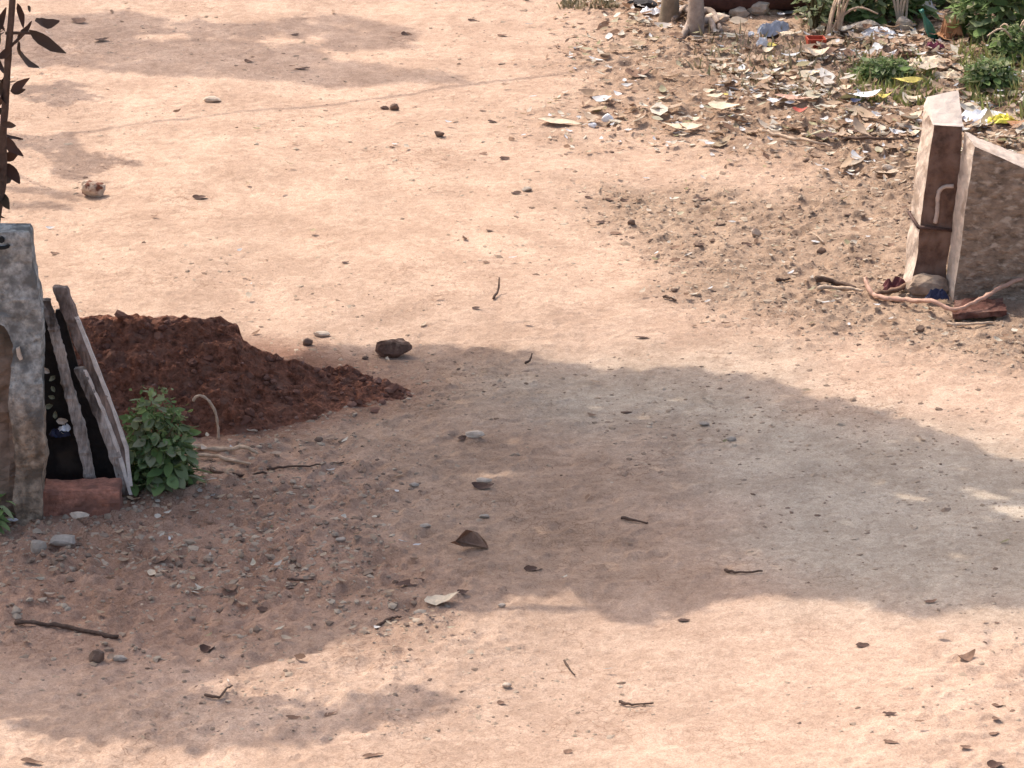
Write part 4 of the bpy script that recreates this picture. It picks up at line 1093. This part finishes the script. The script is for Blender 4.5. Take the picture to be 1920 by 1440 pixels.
blades("grass", "green weedy grass along the right edge", [(1800, 90), (1860, 100), (1980, 150), (1980, 240), (1850, 230), (1815, 180)], 700, 0.03, 0.09, M_GRASS, 4)
blades("dry_grass", "thin dry grass standing in the leaf litter", [(1330, 70), (1560, 60), (1700, 110), (1560, 190), (1380, 160), (1300, 130)], 330, 0.02, 0.08, M_DRYGRASS, 5)
blades("dry_grass", "fringe of dry grass at the top of the lane", [(1050, 0), (1160, 2), (1160, 10), (1055, 12)], 160, 0.02, 0.05, M_DRYGRASS, 6)

# rubbish among the litter
stone(1425, 16, 60, 34, M_ROCKG, "pale grey stone behind the bluish plastic bag", "stone", seed=71, sub=3)
stone(1386, 24, 40, 26, M_ROCKG, "smaller grey stone left of the pale grey stone at the top", seed=72)
stone(1345, 30, 48, 18, M_ROCKP, "cream flat stone at the root of the pale trunk", seed=73)
scrap(1452, 48, 66, 56, M_SILVER, "bluish grey crumpled plastic bag by the grey stones", "plastic bag", "plastic_bag", up=0.8)
scrap(1430, 70, 24, 36, M_WHITE, "bright white tag hanging on the bluish bag", up=0.85)
stone(1409, 67, 12, 10, M_WHITE, "small white bead of rubbish left of the bluish bag", "pebble", "pebble")
stone(1478, 66, 34, 10, M_LPALE, "pale flat chip right of the white tag", "chip", "chip")
# red box: open, with a rim
gr = G(1528, 92); sr = pxm(gr.y)
w, dd, hh = 36 / sr, 0.05, 20 / sr
Vr = []
for z, k in ((0, 0.9), (hh, 1.0), (hh, 0.86), (0.008, 0.78)):
    Vr += [(-w / 2 * k, -dd / 2 * k, z), (w / 2 * k, -dd / 2 * k, z), (w / 2 * k, dd / 2 * k, z), (-w / 2 * k, dd / 2 * k, z)]
Fr = [(3, 2, 1, 0)] + [(4 * j + k, 4 * j + (k + 1) % 4, 4 * (j + 1) + (k + 1) % 4, 4 * (j + 1) + k) for j in range(3) for k in range(4)] + [(12, 13, 14, 15)]
o = mesh_obj("tub", Vr, Fr, M_RED, gr); o.rotation_euler = (0.1, 0.05, 0.2)
tag(o, "small open red plastic tub in the leaf litter", "tub")
scrap(1650, 54, 66, 34, M_WHITE, "cluster of bright white plastic shreds in front of the green bush", up=0.6)
stone(1625, 46, 56, 30, M_ROCKG, "blue-grey stone beneath the white plastic shreds", seed=75, sub=3)
stone(1694, 48, 34, 32, M_ROCKG, "square grey stone right of the white shreds", seed=76)
scrap(1728, 4, 62, 40, M_WHITE, "white plastic bag snagged at the top among stalks", "plastic bag", "plastic_bag", up=0.85)
# green bottle: lathe
gbt = G(1752, 76); sb = pxm(gbt.y)
prof = [(0.0, 0.0), (0.018, 0.0), (0.020, 0.01), (0.020, 0.06), (0.016, 0.085), (0.008, 0.11), (0.008, 0.135), (0.0095, 0.137), (0.0095, 0.15), (0, 0.15)]
Vt, Ft = [], []
for rr_, z in prof:
    for k in range(12): Vt.append((rr_ * math.cos(k * math.pi / 6), rr_ * math.sin(k * math.pi / 6), z))
for j in range(len(prof) - 1):
    for k in range(12): Ft.append((j * 12 + k, j * 12 + (k + 1) % 12, (j + 1) * 12 + (k + 1) % 12, (j + 1) * 12 + k))
o = mesh_obj("bottle", Vt, Ft, M_BOTTLE, gbt, smooth=True); o.rotation_euler = (0.15, -0.42, 0)
tag(o, "dark green bottle leaning among dry leaves at the top right", "bottle")
scrap(1754, 82, 34, 32, M_PURPLE, "crimson crumpled wrapper at the foot of the green bottle", "wrapper", "wrapper", up=0.8)
stone(1763, 78, 13, 12, M_WHITE, "round white scrap beside the crimson wrapper", "scrap", "litter_scrap")
leaf(1782, 56, 44, 66, M_TERRA, "orange-brown curled palm sheath standing right of the bottle", "palm sheath", "palm_sheath", 1.2, 0.5, width=0.6)
scrap(1785, 44, 44, 84, M_TERRA, "upright orange-brown husk behind the bottle", "husk", "husk", up=0.9)
scrap(1745, 112, 84, 44, M_LPALE, "large pale crumpled dead leaf below the bottle", "leaf", "dry_leaf", up=0.5)
scrap(1700, 100, 50, 30, M_LBROWN, "brown crumpled dead leaf left of the large pale one", "leaf", "dry_leaf", up=0.5)
scrap(1775, 138, 60, 26, M_LPALE, "pale crumpled leaf right below the large dead leaf", "leaf", "dry_leaf", up=0.5)
leaf(1820, 112, 26, 22, M_WHITE, "small cream curled leaf left of the white rubbish heap", yaw=-0.7)
scrap(1872, 134, 84, 56, M_WHITE, "heap of white and grey paper rubbish at the right edge", "paper", "paper_scrap", up=0.6)
scrap(1900, 100, 50, 30, M_ROCKG, "grey crumpled paper behind the white rubbish at the right edge", "paper", "paper_scrap", up=0.6)
scrap(1850, 224, 104, 50, M_WHITE, "long bright white paper sheet right of the leaning post's top", "paper", "paper_scrap", up=0.5, amp=1.0)
scrap(1880, 216, 62, 34, M_YELLOW, "crumpled bright yellow plastic right of the white paper sheet", up=0.6)
for (px, py, w, h, m, lab) in [
    (1534, 108, 40, 24, M_LPALE, "pale pointed leaf below the red tub"), (1518, 145, 46, 14, M_LPALE, "pale flat bark piece below the pale pointed leaf"),
    (1357, 209, 58, 18, M_LPALE, "cream flat bark piece with a dark lower edge in the litter"), (1331, 173, 26, 8, M_LPALE, "upper of two short white slivers in the litter"),
    (1340, 181, 34, 8, M_LPALE, "lower of two short white slivers in the litter"), (1363, 185, 14, 9, M_LYELLOW, "tiny yellowish leaf right of two white slivers"),
    (1278, 246, 76, 16, M_LPALE, "long pale bark strip at the near edge of the litter"), (1300, 231, 22, 9, M_LPALE, "small cream leaf above the long pale bark strip"),
    (1565, 79, 44, 12, M_LBROWN, "orange-brown bark right of the red tub"), (1455, 200, 34, 12, M_WHITE, "white leaf at the left end of a pinkish strip"),
    (1492, 201, 80, 12, M_PINK, "long pinkish bark strip in the middle of the litter"), (1500, 214, 30, 12, M_RED, "small red leaf under the pinkish strip"),
    (1616, 188, 66, 16, M_WHITE, "white folded paper strip left of the post top"), (1607, 194, 24, 12, M_NAVY, "navy blue scrap on the white folded strip"),
    (1585, 166, 22, 26, M_LPALE, "cream hooked leaf above the white folded strip"), (1715, 222, 26, 18, M_LPALE, "cream leaf just left of the post top"),
    (1710, 192, 30, 14, M_LPALE, "cream leaf above left of the post top"), (1660, 188, 28, 12, M_LYELLOW, "yellowish leaf left of the cream leaves by the post top"),
    (1700, 170, 60, 14, M_LYELLOW, "long yellowish leaf near the grass tuft"), (1712, 242, 24, 14, M_LPALE, "cream leaf beside the upper part of the post's left face"),
    (1600, 252, 34, 12, M_LDARK, "dark leaf between the pale stick and the post"), (1546, 265, 46, 12, M_LDARK, "dark leaf over the right end of the pale stick"),
    (1910, 240, 50, 20, M_TERRA, "orange-brown leaf below the yellow plastic"), (1560, 100, 40, 20, M_LBROWN, "curled brown leaf right of the pale pointed leaf"),
    (1545, 92, 30, 14, M_LPALE, "pale leaf between the red tub and the curled brown leaf"), (1600, 105, 40, 22, M_LBROWN, "orange-tinted curled leaf below the blue-grey stone"),
    (1390, 130, 30, 10, M_LPALE, "pale leaf in the sparse litter near the roots"), (1450, 84, 22, 10, M_LYELLOW, "yellowish chip just below the white tag"),
    (1420, 188, 20, 9, M_LPALE, "cream chip between the bark piece and the pinkish strip"), (1485, 160, 16, 12, M_LPALE, "small cream leaf left below the flat bark piece"),
    (1440, 100, 22, 12, M_LPALE, "cream chip below the bluish bag"), (1455, 132, 20, 10, M_LPALE, "small pale leaf in mid litter, upper left of the flat bark piece")]:
    leaf(px, py, w, h, m, lab, "leaf" if "leaf" in lab else "scrap", "dry_leaf" if "leaf" in lab else ("bark_piece" if "bark" in lab else "litter_scrap"), curl=0.5, lift=0.02)
twig([(1425, 254), (1470, 266), (1520, 276), (1560, 284)], 4.5, M_TWIGP, "long pale stick lying across the near edge of the litter", "stick", "stick", seed=21, lift=0.015)
twig([(1590, 265), (1640, 272), (1700, 270)], 3.5, M_TWIG, "dark stick lying left of the leaning post top", "stick", "stick", seed=22, lift=0.01)
scrap(118, 806, 22, 18, M_WHITE, "white paper scrap on the right of the navy packet in the gap", "paper", "paper_scrap", up=0.9).location = at_y(121, 812, ybk + 0.14)
M_DUST = mat("dusty_green_leaf", (0.2, 0.19, 0.12), 0.85, 50, 0.4, 0.4)
# small rubbish between the slab and the sticks
scrap(112, 818, 40, 34, M_NAVY, "navy and white packet caught between the slab and the sticks", "packet", "packet", up=0.9).location = at_y(112, 826, ybk + 0.15)
for k, (px, py, w) in enumerate([(117, 790, 15), (120, 806, 11), (86, 695, 12), (98, 710, 10), (100, 730, 9), (92, 762, 11), (104, 778, 10), (97, 745, 9)]):
    v, f = leaf_shape(500 + k, 0.3, 0.15, 5, 0.6); s = w / 420
    v = v @ np.array(Matrix.Rotation(1.1, 3, 'X') @ Matrix.Rotation(k * 1.3, 3, 'Z')).T
    tag(mesh_obj("leaf_scrap", v * s, [tuple(t) for t in f], M_ROCKP if k < 3 else M_DUST, at_y(px, py, ybk + 0.16)),
        ["pale scrap just above the navy packet in the gap beside the slab", "pale scrap touching the top of the navy packet", "topmost pale scrap in the gap beside the slab", "second scrap from the top in the gap beside the slab",
         "third scrap from the top in the gap beside the slab", "fifth scrap from the top in the gap beside the slab", "lowest green scrap in the gap, left of the pale one", "fourth scrap from the top in the gap beside the slab"][k], "leaf scrap", "leaf scraps in the gap beside the slab")

# ------------------------------------------------------------------ countless small stuff on the ground
def scatter_points(n, seed, weight):
    r = np.random.default_rng(seed)
    y = r.uniform(11.3, 19.4, n * 6); x = r.uniform(-1, 1, n * 6) * (y * 0.118 + 0.1)
    w = weight(x, y); keep = r.random(len(x)) < w
    return x[keep][:n], y[keep][:n], r
def crumb(seed):
    r = random.Random(seed); bm = bmesh.new(); bmesh.ops.create_icosphere(bm, subdivisions=1, radius=0.5)
    for v in bm.verts: v.co *= r.uniform(0.7, 1.25)
    V = np.array([v.co for v in bm.verts]); F = np.array([[v.index for v in f.verts] for f in bm.faces]); bm.free()
    return V, F
ROCK_T = [crumb(700 + k) for k in range(8)]
def wt(x, y):
    m = masks(x, y); pat = np.clip(0.35 + 1.4 * fbm(x * 1.4, y * 1.2, 3, 51), 0, 1)
    return np.clip(0.16 * pat + 0.75 * m[0] + 0.5 * m[1] + 0.8 * m[2] * (0.3 + pat) + 0.3 * m[3] * pat + 0.10 * m[4] + 0.3 * pat * (soft(x, y, P_TEXA, 0.3, 0.25, 6) + soft(x, y, P_TEXB, 0.3, 0.25, 7)), 0, 1)
x, y, r = scatter_points(28000, 1, wt); n = len(x)
s = 0.0085 * np.exp(r.normal(0, 0.5, n)); s = np.clip(s * (1 + 0.35 * masks(x, y)[2]), 0.004, 0.034)
P = np.stack([x, y, height(x, y) - s * 0.15], -1)
S = np.stack([s * r.uniform(0.9, 1.6, n), s * r.uniform(0.8, 1.3, n), s * r.uniform(0.45, 0.85, n)], -1)
tag(scatter("gravel", ROCK_T, P, S, euler_mats(r.uniform(-.3, .3, n), r.uniform(-.3, .3, n), r.uniform(0, 6.28, n)), M_CRUMB), "loose crumbs of earth and grit strewn over the lane", None, None, "stuff")
LIT_T = [leaf_shape(800 + k, 0.05 + 0.05 * (k % 4), 0.06, 4, 0.3 + 0.08 * (k % 5)) for k in range(8)]
def wl(x, y):
    m = masks(x, y); return np.clip(0.95 * m[1] * np.clip(0.55 + 1.3 * fbm(x * 2.5, y * 2, 3, 53), 0.15, 1) + 0.05 * m[0] + 0.03 * m[2] + 0.002, 0, 1)
x, y, r = scatter_points(10500, 2, wl); n = len(x)
s = np.clip(0.036 * np.exp(r.normal(0, 0.5, n)), 0.014, np.where(masks(x, y)[1] > 0.4, 0.12, 0.034))
P = np.stack([x, y, height(x, y) + r.uniform(0.002, 0.022, n)], -1); S = np.stack([s, s, s], -1)
tag(scatter("leaf_litter", LIT_T, P, S, euler_mats(r.normal(0, 0.24, n), r.normal(0, 0.2, n), r.uniform(0, 6.28, n)), M_LITTER, True), "carpet of dry leaves and bark flakes on the verge at upper right", None, None, "stuff")
